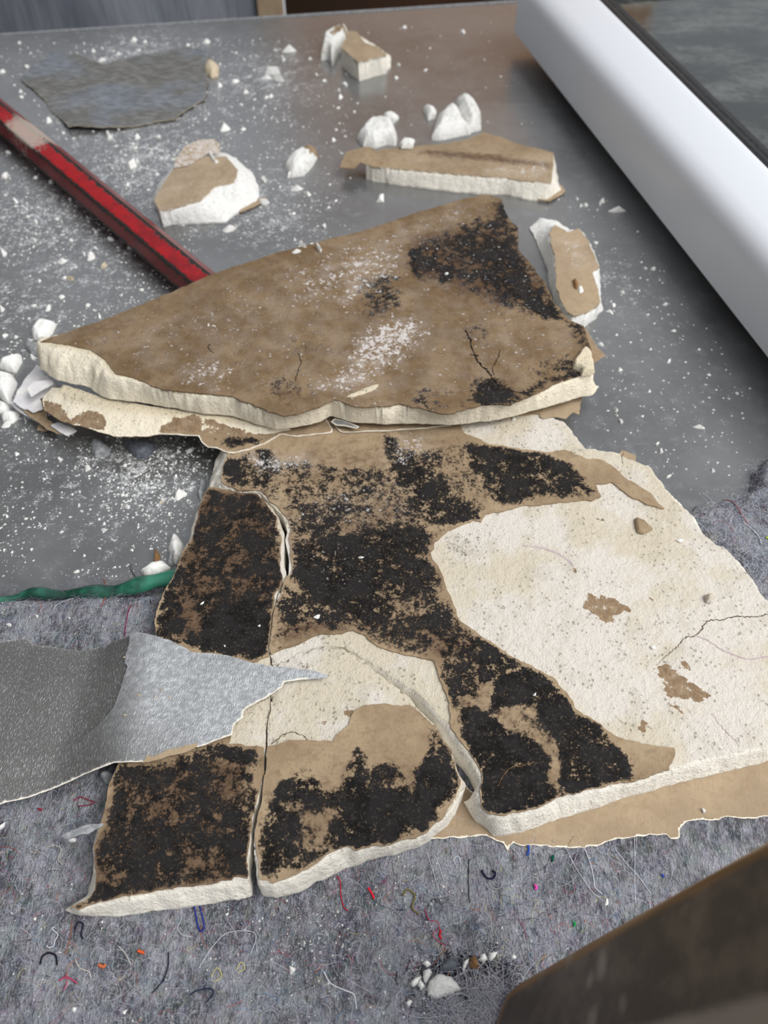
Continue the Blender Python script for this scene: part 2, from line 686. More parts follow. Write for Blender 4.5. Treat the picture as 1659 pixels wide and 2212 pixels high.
k = NT('brown_wood', 0.55, 0.4)
n1 = k.noise(7, 5, 0.6, k.mapping((0.3, 1, 4), (0, 0, 0)))
k.color(k.mix(k.ss(n1, 0.35, 0.65), srgb(186, 140, 104), srgb(222, 178, 140)))
M['wood'] = k.mat
k = NT('grey_film', 0.45, 0.4)
n1 = k.noise(4, 4, 0.6, k.mapping((3, 1, 0.5), (0, 0, 0)))
k.color(k.mix(k.ss(n1, 0.35, 0.65), srgb(112, 117, 127), srgb(150, 154, 162)))
k.bump(n1, 0.4, 0.03)
M['film'] = k.mat
k = NT('floor_brown', 0.7, 0.3)
k.color(k.mix(k.ss(k.noise(5, 4), 0.35, 0.65), srgb(48, 32, 20), srgb(66, 44, 28)))
M['floor'] = k.mat
k = NT('wallpaper_white', 0.7, 0.3)
k.color(k.mix(k.ss(k.noise(120, 4), 0.4, 0.62), srgb(214, 212, 214), srgb(228, 225, 222)))
k.bump(k.noise(500, 3), 0.3, 0.0005)
M['wallpaper'] = k.mat

# ------------------------------------------------------------------ setting
def box_bm(x0, y0, z0, x1, y1, z1):
    bm = bmesh.new()
    vs_ = [bm.verts.new(p) for p in [(x0, y0, z0), (x1, y0, z0), (x1, y1, z0), (x0, y1, z0),
                                     (x0, y0, z1), (x1, y0, z1), (x1, y1, z1), (x0, y1, z1)]]
    for f in [(0, 3, 2, 1), (4, 5, 6, 7), (0, 1, 5, 4), (1, 2, 6, 5), (2, 3, 7, 6), (3, 0, 4, 7)]:
        bm.faces.new([vs_[i] for i in f])
    return bm


FLOORZ = -0.74
o = bm_obj('floor', box_bm(-3, -2, FLOORZ - 0.05, 3, 1.9, FLOORZ), M['floor'])
tag(o, kind='structure')
o = bm_obj('unseen_furniture_panel', box_bm(-0.16, 1.42, 0.03, 0.44, 1.47, 0.50), M['wood'])  # unseen brown furniture panel, lightened and sized for its reflection in the worktop
tag(o, kind='structure')
o = bm_obj('furniture_base_1', box_bm(-0.16, 1.40, FLOORZ, 0.9, 1.48, 0.03), M['floor'])  # dark lower front of the brown wooden furniture beyond the worktop
tag(o, kind='structure')

k = NT('dim_shade_wall', 0.9, 0.2)
k.color(k.mix(k.ss(k.noise(3, 4), 0.35, 0.65), srgb(92, 88, 82), srgb(108, 104, 98)))
o = bm_obj('shade_wall_left', box_bm(-1.25, -2, FLOORZ, -1.15, 1.9, 1.7), k.mat)  # unseen wall added to cut ambient light on the sash's left face
tag(o, kind='structure')

# grey plastic-covered panel beyond the far edge of the worktop
pnl = thing('covered_panel', 'blue-grey plastic-covered panel beyond the far left edge of the worktop', 'panel', (-0.6, 1.06, FLOORZ))
nx, nz = 60, 40
gx, gz = np.meshgrid(np.linspace(-0.62, 0.445, nx), np.linspace(0, 0.86, nz))
yy = 0.012 * fbm(gx.ravel(), gz.ravel(), 5, 4, 11) + 0.006 * np.sin(gx.ravel() * 22)
Vf = np.column_stack([gx.ravel(), yy, gz.ravel()])
ii = np.arange(nx * nz).reshape(nz, nx)
a_, b_, c_, d_ = ii[:-1, :-1].ravel(), ii[:-1, 1:].ravel(), ii[1:, 1:].ravel(), ii[1:, :-1].ravel()
Vb = Vf + np.array([0, 0.02, 0])
Tf = np.concatenate([np.stack([a_, b_, c_], 1), np.stack([a_, c_, d_], 1)])
n0 = len(Vf)
rim = np.concatenate([ii[0, :], ii[1:, -1], ii[-1, ::-1][1:], ii[::-1, 0][1:]])
r1 = np.roll(rim, -1)
Ts = np.concatenate([np.stack([rim, rim + n0, r1 + n0], 1), np.stack([rim, r1 + n0, r1], 1)])
link('film', raw_mesh('film', np.concatenate([Vf, Vb]), np.concatenate([Tf, Tf[:, ::-1] + n0, Ts]), M['film']), pnl)
bm_obj('edge_strip', box_bm(0.447, -0.01, 0, 0.475, 0.02, 0.86), M['paper_tan'], pnl)

# worktop
WT = np.array([(-0.95, 0.684), (0.95, 0.991), (0.95, -0.4), (-0.95, -0.4)])
wt = thing('worktop', 'grey stone-effect worktop strewn with white plaster dust', 'worktop', (0, 0.3, FLOORZ))
P, T = patch(lambda q: psdf(q, WT), bbox_of(WT), 0.006)
U, Vp = proj(P[:, 0], P[:, 1])
dust = np.zeros(len(P))
# (u, v, ru, rv, strength) areas where powder lies, in worktop metres
for u, v, r, s in [(330, 350, 0.10, .62), (230, 300, .08, .55), (560, 170, .09, .55), (300, 120, .09, .6), (80, 470, .08, .62),
                   (200, 560, .08, .55), (60, 640, .06, .55), (600, 420, .07, .5), (620, 300, .09, .33), (330, 1020, .045, .62),
                   (150, 1060, .05, .45), (230, 1140, .04, .4), (40, 1000, .05, .4), (600, 480, .05, .55), (430, 420, .07, .6),
                   (120, 800, .05, .5), (40, 880, .05, .5), (850, 260, .07, .25), (1350, 850, .09, .28), (1320, 620, .05, .42),
                   (1450, 700, .05, .2), (1230, 440, .06, .28), (1400, 980, .05, .2), (420, 230, .08, .5), (280, 980, .04, .6)]:
    px, py, _ = up(u, v)
    d = np.hypot(P[:, 0] - px, (P[:, 1] - py) * 0.8) / r
    dust = np.maximum(dust, s * np.exp(-d * d * 1.1))
solid('top', P, T, np.zeros(len(P)), np.full(len(P), -0.03), M['laminate'], wt, {'dust': dust}, org=(0, 0.3, FLOORZ))
bm_obj('edge_strip', box_bm(-0.5, -0.0015, -0.028, 0.5, 0.0015, 0.0008), M['flake_grey'], wt,
       (0.0, 0.5395, -FLOORZ)).rotation_euler = (0, 0, math.atan2(0.307, 1.9))
for sx, sy in ((-0.85, -0.62), (0.85, -0.62), (-0.85, 0.3), (0.85, 0.46)):
    bm_obj('leg', box_bm(sx - .03, sy - .03, 0, sx + .03, sy + .03, -FLOORZ - 0.03), M['wood'], wt)

# ------------------------------------------------------------------ felt
FE = up2([(-130, 1318), (-60, 1300), (0, 1290), (100, 1292), (180, 1280), (300, 1282), (365, 1270), (600, 1235), (1000, 1160), (1400, 1128),
          (1490, 1118), (1530, 1092), (1580, 1080), (1622, 1062), (1632, 1012), (1659, 985), (1700, 975), (1740, 1100)], 0.004)
FE = np.concatenate([FE, np.array([(0.21, 0.12), (0.30, -0.12), (-0.34, -0.12), (-0.34, 0.15)])])


BOARD_BOT = 0.0050
felt_lumps = [(1650, 1050, 0.020, 0.006), (1640, 1130, .016, .003), (700, 2080, .012, .0016), (60, 1330, .02, .002), (330, 1330, .014, .002),
              (200, 2120, .03, .0015), (1250, 1990, .02, .001), (1060, 2200, .012, .003)]
felt_pits = [(1000, 2135, .012, .0022), (640, 2000, .02, .0006), (480, 2130, .014, .001)]


def felt_z(P):
    z = 0.0036 + 0.0007 * fbm(P[:, 0], P[:, 1], 45, 4, 21) + 0.00035 * fbm(P[:, 0], P[:, 1], 420, 3, 33)
    for u, v, r, h in felt_lumps:
        px, py, _ = up(u, v, .004)
        z = z + h * np.exp(-((P[:, 0] - px) ** 2 + (P[:, 1] - py) ** 2) / r ** 2)
    for u, v, r, h in felt_pits:
        px, py, _ = up(u, v, .004)
        z = z - h * np.exp(-((P[:, 0] - px) ** 2 + (P[:, 1] - py) ** 2) / r ** 2)
    # a pressed fold line running towards the viewer
    l = up2([(672, 1880), (700, 2000), (722, 2120), (735, 2300)], .004)
    d = lsdf(P, l)
    z = z - 0.0009 * np.exp(-(d / 0.0015) ** 2) + 0.0006 * np.exp(-((d - 0.004) / 0.003) ** 2)
    for w in FBOARD:
        ds = psdf(P, w)
        z = np.where(ds < .003, np.minimum(z, .0041 + .25 * np.maximum(ds, 0)), z)
    e = -psdf(P, FE)
    return np.maximum(z * sstep(-0.001, 0.004, e) + 0.0006, 0.0006)


# ------------------------------------------------------------------ outlines of the lower board (pixel traces of its top face)
ZT = 0.0160
CR1 = [(470, 1050), (515, 1062), (560, 1063), (580, 1085), (605, 1112), (618, 1150), (616, 1195), (620, 1240), (602, 1275), (596, 1300),
       (588, 1340), (580, 1400), (588, 1440), (584, 1515), (578, 1560), (574, 1600), (569, 1680), (557, 1740), (547, 1800), (541, 1860), (545, 1928)]
LEFT_OUT = [(530, 1930), (430, 1946), (330, 1960), (240, 1976), (165, 1970), (130, 1960), (178, 1925), (193, 1870), (190, 1830), (203, 1780),
            (220, 1745), (225, 1700), (243, 1655), (300, 1500), (333, 1375), (332, 1335), (340, 1298), (352, 1270), (370, 1235), (385, 1195),
            (400, 1165), (410, 1130), (430, 1072), (442, 1050)]
LEFT_TOP = CR1[:-1] + [(543, 1904), (500, 1901), (430, 1912), (340, 1922), (260, 1938), (200, 1953), (168, 1966), (150, 1960), (190, 1945), (206, 1925),
                       (207, 1880), (202, 1830), (214, 1790), (226, 1750), (236, 1700), (252, 1655), (306, 1500), (337, 1375), (336, 1335),
                       (345, 1298), (360, 1270), (379, 1235), (396, 1195), (413, 1165), (424, 1130), (438, 1072), (450, 1052)]
RIDGE = [(588, 1440), (640, 1412), (700, 1393), (745, 1398), (768, 1418)]
CR2 = [(768, 1418), (796, 1436), (816, 1451), (842, 1472), (867, 1487), (887, 1499), (902, 1517), (918, 1535), (930, 1549), (945, 1565), (955, 1588),
       (973, 1613), (991, 1640), (1004, 1664), (1022, 1690)]
MID_OUT = CR1[12:][::1]
MID = RIDGE + CR2[1:] + [(1006, 1712), (990, 1745), (930, 1806), (910, 1820), (830, 1840), (760, 1862), (690, 1892), (640, 1921), (560, 1933),
                         (548, 1926)] + CR1[13:-1][::-1]
MID_TOP = RIDGE + CR2[1:-1] + [(1012, 1688), (996, 1708), (978, 1740), (925, 1796), (900, 1808), (830, 1826), (770, 1836), (750, 1828), (715, 1843), (680, 1868),
                               (630, 1893), (590, 1908), (556, 1906)] + CR1[13:-2][::-1]
MAIN = CR1[:13] + RIDGE[1:] + CR2[1:] + [(1012, 1706), (996, 1713), (1030, 1755), (1070, 1795), (1085, 1797), (1130, 1785), (1230, 1756),
       (1330, 1721), (1450, 1687), (1560, 1658), (1659, 1634), (1800, 1595), (1860, 1500), (1800, 1400), (1700, 1330), (1652, 1281), (1630, 1245),
       (1600, 1210), (1575, 1178), (1546, 1168), (1513, 1132), (1500, 1106), (1466, 1076), (1440, 1045), (1410, 1004), (1335, 975), (1270, 965),
       (1246, 936), (1222, 906), (1180, 893), (1100, 850), (900, 830), (600, 850), (492, 900), (472, 960), (462, 980), (447, 1035), (444, 1048)]
MAIN_TOP = CR1[1:13] + RIDGE[1:4] + [(769, 1415), (800, 1432), (830, 1452), (862, 1474), (892, 1490), (914, 1510), (934, 1532),
           (952, 1550), (970, 1567), (984, 1590), (1001, 1618), (1016, 1647), (1033, 1682), (1030, 1705), (1040, 1745), (1052, 1757), (1090, 1762),
           (1165, 1745), (1200, 1725), (1260, 1710), (1330, 1696), (1380, 1685), (1440, 1666), (1500, 1642), (1659, 1608), (1800, 1570), (1850, 1500),
           (1795, 1405), (1695, 1335), (1646, 1284), (1625, 1250), (1594, 1214), (1570, 1184), (1541, 1173), (1508, 1137), (1494, 1111), (1460, 1081),
           (1434, 1050), (1405, 1009), (1333, 980), (1265, 969), (1240, 940), (1216, 910), (1178, 897), (1100, 852), (900, 832), (600, 852),
           (505, 900), (497, 960), (490, 985), (476, 1032), (480, 1048)]

FBOARD = [up2(p, BOARD_BOT) for p in (MAIN, MID, LEFT_OUT + CR1)]
felt_root = thing('felt_mat', 'grey-blue recycled felt mat flecked with coloured fibres under the mouldy board', 'felt mat', (0, 0.08, 0))
P, T = patch(lambda q: psdf(warp(q, .0012, 120, 9), FE), bbox_of(FE), 0.0013)
fz = felt_z(P)
solid('mat', P, T, fz, np.full(len(P), 0.0001), M['felt'], felt_root, {}, org=(0, 0.08, 0))

# where the cracks gape: (u, v, radius_px, half-gap m)
GAPS = [(612, 1130, 45, .0011), (618, 1210, 40, .0012), (572, 1074, 20, .0007), (600, 1290, 30, .0004), (555, 1760, 60, .0009), (542, 1870, 60, .0010),
        (574, 1600, 80, .0004), (910, 1525, 35, .0007), (1006, 1668, 36, .0026), (1000, 1725, 30, .0010), (548, 1925, 25, .0016), (580, 1400, 40, .0001)]


def gapfield(P, base=0.00012):
    g = np.full(len(P), base)
    for u, v, r, w in GAPS:
        px, py, _ = up(u, v, ZT)
        rr = r * 0.0002
        d = ((P[:, 0] - px) ** 2 + (P[:, 1] - py) ** 2) / rr ** 2
        g = np.maximum(g, w * np.exp(-d))
    return g


LIPS = [(592, 1098, 22, .0013), (614, 1140, 30, .0022), (618, 1185, 30, .0020), (618, 1225, 24, .0022), (600, 1285, 16, .0012), (560, 1066, 14, .0008), (478, 1052, 12, .0008)]


def lipfield(P):
    g = np.zeros(len(P))
    for u, v, r, w in LIPS:
        px, py, _ = up(u, v, ZT)
        d = ((P[:, 0] - px) ** 2 + (P[:, 1] - py) ** 2) / (r * .0002) ** 2
        g = np.maximum(g, w * np.exp(-d))
    return g


CRACKS = [up2(CR1, ZT), up2(RIDGE + CR2[1:] + [(1006, 1712), (990, 1745)], ZT)]


def crackdist(P):
    return np.minimum(lsdf(P, CRACKS[0]), lsdf(P, CRACKS[1]))


# bare-plaster boundary of the big right-hand area (paper lies on the other side)
P1 = [(985, 900), (995, 926), (1000, 936), (1055, 960), (1110, 970), (1180, 980), (1215, 972), (1245, 984), (1300, 998), (1320, 1006), (1355, 1036),
      (1405, 1066), (1434, 1098), (1405, 1093), (1370, 1079), (1340, 1061), (1320, 1041), (1288, 1046), (1298, 1070), (1280, 1081), (1240, 1086), (1170, 1091),
      (1110, 1101), (1050, 1111), (1040, 1127), (1005, 1131), (968, 1149), (940, 1170), (928, 1195), (950, 1228), (966, 1278), (995, 1340), (1040, 1375),
      (1090, 1410), (1130, 1432), (1155, 1440), (1200, 1470), (1230, 1500), (1245, 1530), (1300, 1565), (1335, 1595), (1370, 1604), (1455, 1616), (1452, 1645),
      (1440, 1668), (1500, 1690), (1950, 1600), (1950, 880)]
P2 = [(500, 1600), (550, 1616), (585, 1611), (625, 1601), (660, 1598), (690, 1606), (720, 1601), (727, 1585), (755, 1566), (767, 1537), (790, 1525), (830, 1520),
      (880, 1520), (915, 1540), (935, 1560), (950, 1565), (975, 1560), (968, 1520), (958, 1480), (938, 1432), (900, 1420), (865, 1414), (830, 1402), (796, 1384),
      (788, 1372), (762, 1360), (740, 1370), (700, 1370), (660, 1384), (610, 1403), (560, 1424), (500, 1460)]


def make_sdf(polys, z, amp=.0010, scale=170, seed=5):
    W = [up2(p, z) for p in polys]

    def f(q):
        qq = warp(q, amp, scale, seed)
        return np.minimum.reduce([psdf(qq, w) for w in W])
    return f


def stains(P, items, z, wamp=.002, wscale=60, seed=71):
    Q = warp(P, wamp, wscale, seed)
    f = np.zeros(len(P))
    for poly, s, soft in items:
        d = psdf(Q, up2(poly, z))
        f = np.maximum(f, s * sstep(soft * 1.7, -soft * 1.7, d))
    return f


def erase(f, P, items, z, seed=72):
    Q = warp(P, .0015, 80, seed)
    for poly, s, soft in items:
        d = psdf(Q, up2(poly, z))
        f = f * (1 - s * sstep(soft, -soft, d))
    return f


MOLD = [
    ([(590, 1340), (700, 1310), (800, 1350), (950, 1370), (950, 1425), (880, 1412), (790, 1370), (700, 1364), (600, 1398)], .46, .003),
    ([(950, 1380), (1010, 1370), (990, 1560), (965, 1530), (945, 1440)], .6, .003),
    # left strip
    ([(445, 1052), (560, 1067), (612, 1140), (612, 1240), (590, 1330), (566, 1424), (440, 1400), (340, 1372), (337, 1325), (372, 1240), (405, 1165)], .72, .0012),
    ([(470, 1290), (560, 1285), (590, 1330), (566, 1424), (430, 1390), (440, 1330)], 1.0, .0015),
    ([(370, 1340), (415, 1335), (405, 1372), (370, 1368)], .85, .0012),
    ([(470, 1000), (540, 985), (570, 1040), (550, 1062), (480, 1050)], .7, .002),
    ([(555, 975), (590, 975), (600, 1040), (565, 1060)], .75, .002),
    # middle
    ([(480, 985), (840, 1000), (1010, 960), (1060, 1090), (940, 1170), (925, 1230), (640, 1240), (580, 1060), (470, 1040)], .50, .005), ([(640, 1060), (800, 1040), (830, 1062), (800, 1080), (640, 1085)], .62, .004), ([(800, 1280), (930, 1240), (990, 1340), (1040, 1376), (1130, 1434), (960, 1420), (900, 1400), (620, 1350), (640, 1260)], .58, .003),
    ([(630, 1165), (760, 1150), (860, 1130), (935, 1150), (925, 1195), (950, 1250), (930, 1290), (860, 1310), (850, 1365), (760, 1345), (690, 1310), (625, 1262)], .86, .0022),
    ([(840, 1290), (960, 1290), (1010, 1365), (1000, 1390), (900, 1380), (800, 1362)], .66, .002),
    ([(610, 1260), (700, 1310), (740, 1345), (680, 1362), (600, 1350)], .7, .002),
    # upper arm
    ([(1000, 960), (1110, 968), (1185, 985), (1245, 1012), (1265, 1035), (1298, 1062), (1280, 1076), (1200, 1074), (1120, 1090), (1060, 1085), (1040, 1060), (1010, 1010)], .80, .0016),
    ([(820, 935), (850, 950), (930, 1000), (940, 1040), (900, 1060), (850, 1045), (830, 1000)], .72, .002),
    ([(850, 1050), (960, 1040), (1040, 1090), (1036, 1122), (960, 1140), (890, 1130)], .74, .002),
    # lower right lobe
    ([(950, 1365), (1040, 1378), (1140, 1436), (1090, 1460), (1060, 1500), (1010, 1510), (965, 1540), (948, 1440)], .78, .0016),
    ([(1068, 1460), (1140, 1440), (1205, 1476), (1248, 1532), (1300, 1570), (1345, 1620), (1382, 1684), (1330, 1697), (1262, 1712), (1200, 1728), (1160, 1748),
      (1092, 1764), (1052, 1752), (1034, 1700), (1015, 1630), (985, 1565), (975, 1525), (1050, 1530)], .92, .0013),
    # lower left
    ([(250, 1662), (320, 1645), (500, 1598), (552, 1622), (556, 1740), (545, 1900), (420, 1912), (260, 1934), (160, 1968), (205, 1915), (204, 1830), (228, 1750)], .70, .0012),
    ([(470, 1605), (548, 1620), (540, 1650), (480, 1640)], 1.0, .001),
    ([(300, 1700), (380, 1690), (440, 1730), (420, 1790), (330, 1780)], .78, .003),
    ([(450, 1730), (545, 1720), (540, 1800), (470, 1810)], .82, .003),
    ([(215, 1900), (300, 1915), (220, 1950), (165, 1966)], .95, .001),
    # lower middle
    ([(600, 1710), (640, 1680), (672, 1672), (712, 1700), (740, 1690), (780, 1618), (800, 1660), (830, 1650), (830, 1610), (862, 1640), (880, 1665), (912, 1640), (930, 1590), (944, 1562),
      (960, 1600), (990, 1655), (1000, 1700), (960, 1758), (900, 1806), (800, 1834), (700, 1868), (600, 1902), (556, 1900), (560, 1790)], .74, .0014),
    ([(740, 1690), (790, 1640), (800, 1700), (880, 1690), (940, 1590), (985, 1660), (985, 1720), (930, 1780), (840, 1825), (760, 1830), (740, 1780)], 1.0, .002),
    ([(560, 1790), (610, 1800), (620, 1860), (600, 1900), (556, 1890)], .9, .002),
]
MOLD_OUT = [
    ([(790, 1600), (860, 1595), (900, 1640), (890, 1680), (860, 1660), (820, 1650)], .85, .0015),
    ([(1095, 1530), (1150, 1520), (1200, 1600), (1215, 1640), (1200, 1690), (1230, 1725), (1205, 1722), (1180, 1680), (1190, 1640), (1150, 1590), (1100, 1580), (1060, 1545)], .75, .0014),
    ([(1035, 1490), (1065, 1470), (1062, 1530), (1040, 1540)], .8, .001),
    ([(660, 1740), (720, 1760), (690, 1830), (640, 1850), (650, 1790)], .55, .003),
    ([(600, 970), (830, 935), (840, 1010), (760, 1010), (700, 1010), (640, 990)], .8, .002),
    ([(385, 1310), (420, 1300), (430, 1370), (400, 1378)], .5, .002),
    ([(930, 1620), (965, 1640), (960, 1660), (935, 1650)], .4, .001),
    ([(870, 1670), (890, 1650), (905, 1700), (890, 1720)], .5, .001),
    ([(940, 1560), (975, 1560), (1015, 1625), (990, 1625)], .6, .001),
]
DUSTL = [([(520, 985), (660, 975), (680, 1010), (560, 1030)], .55, .004), ([(690, 1060), (780, 1050), (760, 1085), (690, 1080)], .42, .004),
         ([(830, 950), (920, 940), (930, 1000), (850, 1010)], .45, .003), ([(560, 1080), (900, 1040), (920, 1130), (620, 1140)], .26, .006),
         ([(630, 1160), (760, 1150), (820, 1300), (640, 1270)], .2, .006)]
TINTL = [([(590, 1320), (960, 1330), (1120, 1432), (950, 1440), (780, 1370), (600, 1410)], .75, .006), ([(470, 970), (840, 940), (960, 1060), (900, 1130), (600, 1100)], .45, .008), ([(440, 1050), (580, 1060), (620, 1240), (560, 1420), (340, 1370)], .85, .003), ([(560, 1060), (900, 1040), (960, 1150), (990, 1360), (800, 1360), (620, 1320)], .55, .01), ([(960, 1370), (1150, 1450), (1370, 1680), (1050, 1750), (970, 1560)], .5, .003), ([(800, 925), (1010, 930), (1060, 1000), (900, 1060)], .42, .006),
         ([(240, 1660), (550, 1610), (545, 1920), (150, 1965)], .8, .004), ([(560, 1690), (1000, 1600), (980, 1760), (560, 1920)], .5, .006)]
RESID = [  # brown paper left behind on the bare plaster
    [(1262, 1275), (1290, 1285), (1330, 1290), (1372, 1322), (1340, 1318), (1325, 1330), (1340, 1350), (1310, 1345), (1290, 1330), (1258, 1310)],
    [(1415, 1440), (1445, 1435), (1480, 1465), (1530, 1495), (1520, 1520), (1480, 1508), (1440, 1500), (1432, 1470)],
    [(1472, 1428), (1485, 1430), (1498, 1452), (1480, 1445)], [(1385, 1555), (1400, 1560), (1395, 1578), (1384, 1572)],
    [(1285, 1120), (1310, 1120), (1300, 1126)], [(1403, 1285), (1418, 1290), (1410, 1302)], [(1235, 1228), (1247, 1230), (1243, 1240)],
    [(1512, 1526), (1528, 1540), (1525, 1556)], [(750, 1535), (772, 1540), (768, 1556), (752, 1550)], [(690, 1553), (705, 1556), (700, 1564)],
    [(1450, 1520), (1470, 1535), (1490, 1538), (1470, 1540)]]
STAINP = [([(935, 1170), (1010, 1140), (1060, 1130), (1010, 1230), (970, 1250)], .5, .004), ([(1210, 1380), (1320, 1330), (1430, 1420), (1350, 1480), (1230, 1450)], .28, .012),
          ([(590, 1400), (700, 1380), (800, 1430), (900, 1500), (800, 1520), (600, 1560)], .36, .008), ([(500, 1550), (600, 1520), (600, 1600), (510, 1600)], .4, .004),
          ([(1180, 920), (1260, 960), (1250, 990), (1190, 960)], .4, .004)]


def residual(P, z):
    W = warp(P, .0008, 400, 81)
    d = np.minimum.reduce([psdf(W, up2(p, z)) for p in RESID])
    return np.clip(0.5 - d / 0.002, 0, 1)


plaster1 = make_sdf([P1, P2], ZT)
lb = thing('plasterboard_sheet', 'large cracked plasterboard sheet with black mould and bare cream plaster, lying on the felt', 'plasterboard',
           base_of(up2(MAIN, 0.004), BOARD_BOT))
LBO = tuple(lb.location)


def zsurf_lower(P, drop):
    z = ZT + 0.0005 * fbm(P[:, 0], P[:, 1], 14, 3, 61) - drop
    return z


def gypsum_slab(bot_px, top_px, drop_fun, seed):
    wb_, wt_ = up2(bot_px, ZT - .004), up2(top_px, ZT)
    wc = up2(bot_px, ZT)

    def sb(q):
        qq = warp(q, .0004, 200, 17, 2)
        s1 = psdf(qq, wb_)
        # next to the cracks the traced outline sits at the surface
        s2 = psdf(qq, wc)
        cd = crackdist(q)
        w = sstep(.010, .004, cd)
        s = s1 * (1 - w) + s2 * w
        return s + gapfield(q, .00002) * (cd < .006)
    P, T = patch(sb, bbox_of(wb_, wc), 0.0010)
    qq = warp(P, .0005, 240, 5)
    st = psdf(qq, wt_)
    s_b = sb(P)
    t = np.clip(st / np.maximum(st - s_b, 1e-6), 0, 1) * (st > 0)
    drop = drop_fun(P)
    z = zsurf_lower(P, drop)
    T_ = z - BOARD_BOT
    rough_ = fbm(P[:, 0], P[:, 1], 330, 4, seed, .6)
    tt = np.clip(t + .8 * fbm(P[:, 0], P[:, 1], 220, 3, seed + 21) * t * (1 - t), 0, 1)
    z = z - T_ * 0.86 * tt ** 1.3 + rough_ * 0.0019 * sstep(0.0, .3, t) + 0.00010 * fbm(P[:, 0], P[:, 1], 500, 3, seed + 9)
    sp = plaster1(P)
    # ploughed-up ridge where the plaster broke open
    z = z - 0.0003 * sstep(0.0005, -0.0005, sp)
    z = np.clip(z, BOARD_BOT + 0.0004, None)
    at = {'brk': np.clip(t * 1.5, 0, 1), 'res': residual(P, ZT) * (sp < 0), 'stain': stains(P, STAINP, ZT)}
    solid('gypsum_slab', P, T, z, np.full(len(P), BOARD_BOT), M['plaster'], lb, at, LBO, side={'brk': 1.0, 'res': 0.0})
    # face paper that is still on
    lift = 0.00045

    def sp_paper(q):
        a = psdf(warp(q, .0005, 240, 5), wt_)
        cd = crackdist(q)
        a = a + (gapfield(q) + .0002 + lipfield(q)) * (cd < .006) + .00035 * fbm(q[:, 0], q[:, 1], 600, 3, seed + 3)
        return np.maximum(a, -plaster1(q) + .00012 * fbm(q[:, 0], q[:, 1], 900, 2, 4))
    P2_, T2_ = patch(sp_paper, bbox_of(wt_), 0.0010)
    if len(T2_) == 0:
        return
    s = sp_paper(P2_)
    z2 = zsurf_lower(P2_, drop_fun(P2_)) + lift + 0.00012 * fbm(P2_[:, 0], P2_[:, 1], 420, 3, seed + 5) + .0002 * sstep(-.0012, 0, s)
    mold = erase(stains(P2_, MOLD, ZT), P2_, MOLD_OUT, ZT)
    # tan margin along the peeled plaster boundary
    mold = mold * sstep(-0.0002, -0.0014, -plaster1(P2_) + .0009 * fbm(P2_[:, 0], P2_[:, 1], 150, 3, 12)) * sstep(0.0, -.0005, s)
    at = {'mold': mold, 'tint': stains(P2_, TINTL, ZT), 'dust': stains(P2_, DUSTL, ZT),
          'rim': 0.40 * sstep(-.00045, 0, s)}
    solid('face_paper', P2_, T2_, z2, z2 - lift - .0003, M['paper'], lb, at, LBO)


def drop_left(P):
    return 0.0002 + 0.0006 * sstep(.006, 0, lsdf(P, CRACKS[0]))


def drop_mid(P):
    d = lsdf(P, up2(CR2, ZT))
    e = sstep(.0, .025, P[:, 0] - up(770, 1420, ZT)[0])
    return 0.0022 * sstep(.045, .0, d) * e


def drop_main(P):
    return np.zeros(len(P))


gypsum_slab(LEFT_OUT + CR1, LEFT_TOP, drop_left, 101)
gypsum_slab(MID, MID_TOP, drop_mid, 131)
gypsum_slab(MAIN, MAIN_TOP, drop_main, 161)


def sheet(name, poly_px, zfun, mat, parent, org, thick=.0005, res=.0012, amp=.0006, wscale=240, seed=5, zpx=None, attrs=None, rimw=.0009,
          rims=.7):
    """thin torn sheet; outline traced at height zpx, surface height zfun(P)"""
    W = up2(poly_px, zpx)

    def s(q):
        return psdf(warp(q, amp, wscale, seed), W)
    P, T = patch(s, bbox_of(W), res)
    z = zfun(P)
    sd = s(P)
    at = {'rim': rims * sstep(-rimw, -rimw * .2, sd), 'mold': np.zeros(len(P)), 'dust': np.zeros(len(P)), 'tint': np.zeros(len(P)),
          'sheen': np.zeros(len(P)), 'res': np.zeros(len(P)), 'stain': np.zeros(len(P)), 'brk': np.zeros(len(P))}
    for k_, f in (attrs or {}).items():
        at[k_] = f(P)
    o = solid(name, P, T, z, z - thick, mat, parent, at, org)
    return o


flatz = lambda z, a=.0002, s=90, seed=3: (lambda P: z + a * fbm(P[:, 0], P[:, 1], s, 3, seed))
# backing paper that sticks out below the right-hand edge
sheet('backing_paper', [(920, 1812), (1000, 1809), (1045, 1806), (1088, 1822), (1098, 1838), (1110, 1822), (1150, 1826), (1210, 1832), (1262, 1832), (1330, 1813), (1400, 1803), (1440, 1800),
      (1447, 1812), (1468, 1812), (1466, 1788), (1480, 1776), (1560, 1766), (1659, 1764), (1800, 1740), (1800, 1560), (1400, 1650), (1085, 1760), (1000, 1690), (950, 1760)],
      flatz(.0049, .00025, 60), M['paper_tan'], lb, LBO, .0006, .0012, .0007, 220, 8, .0049, rimw=.0011)
sheet('backing_paper', [(1330, 985), (1345, 972), (1376, 985), (1372, 1000), (1350, 1010)], flatz(.0052), M['paper_tan'], lb, LBO, .0004, .001, .0004, 240, 4, .0052, rims=0)


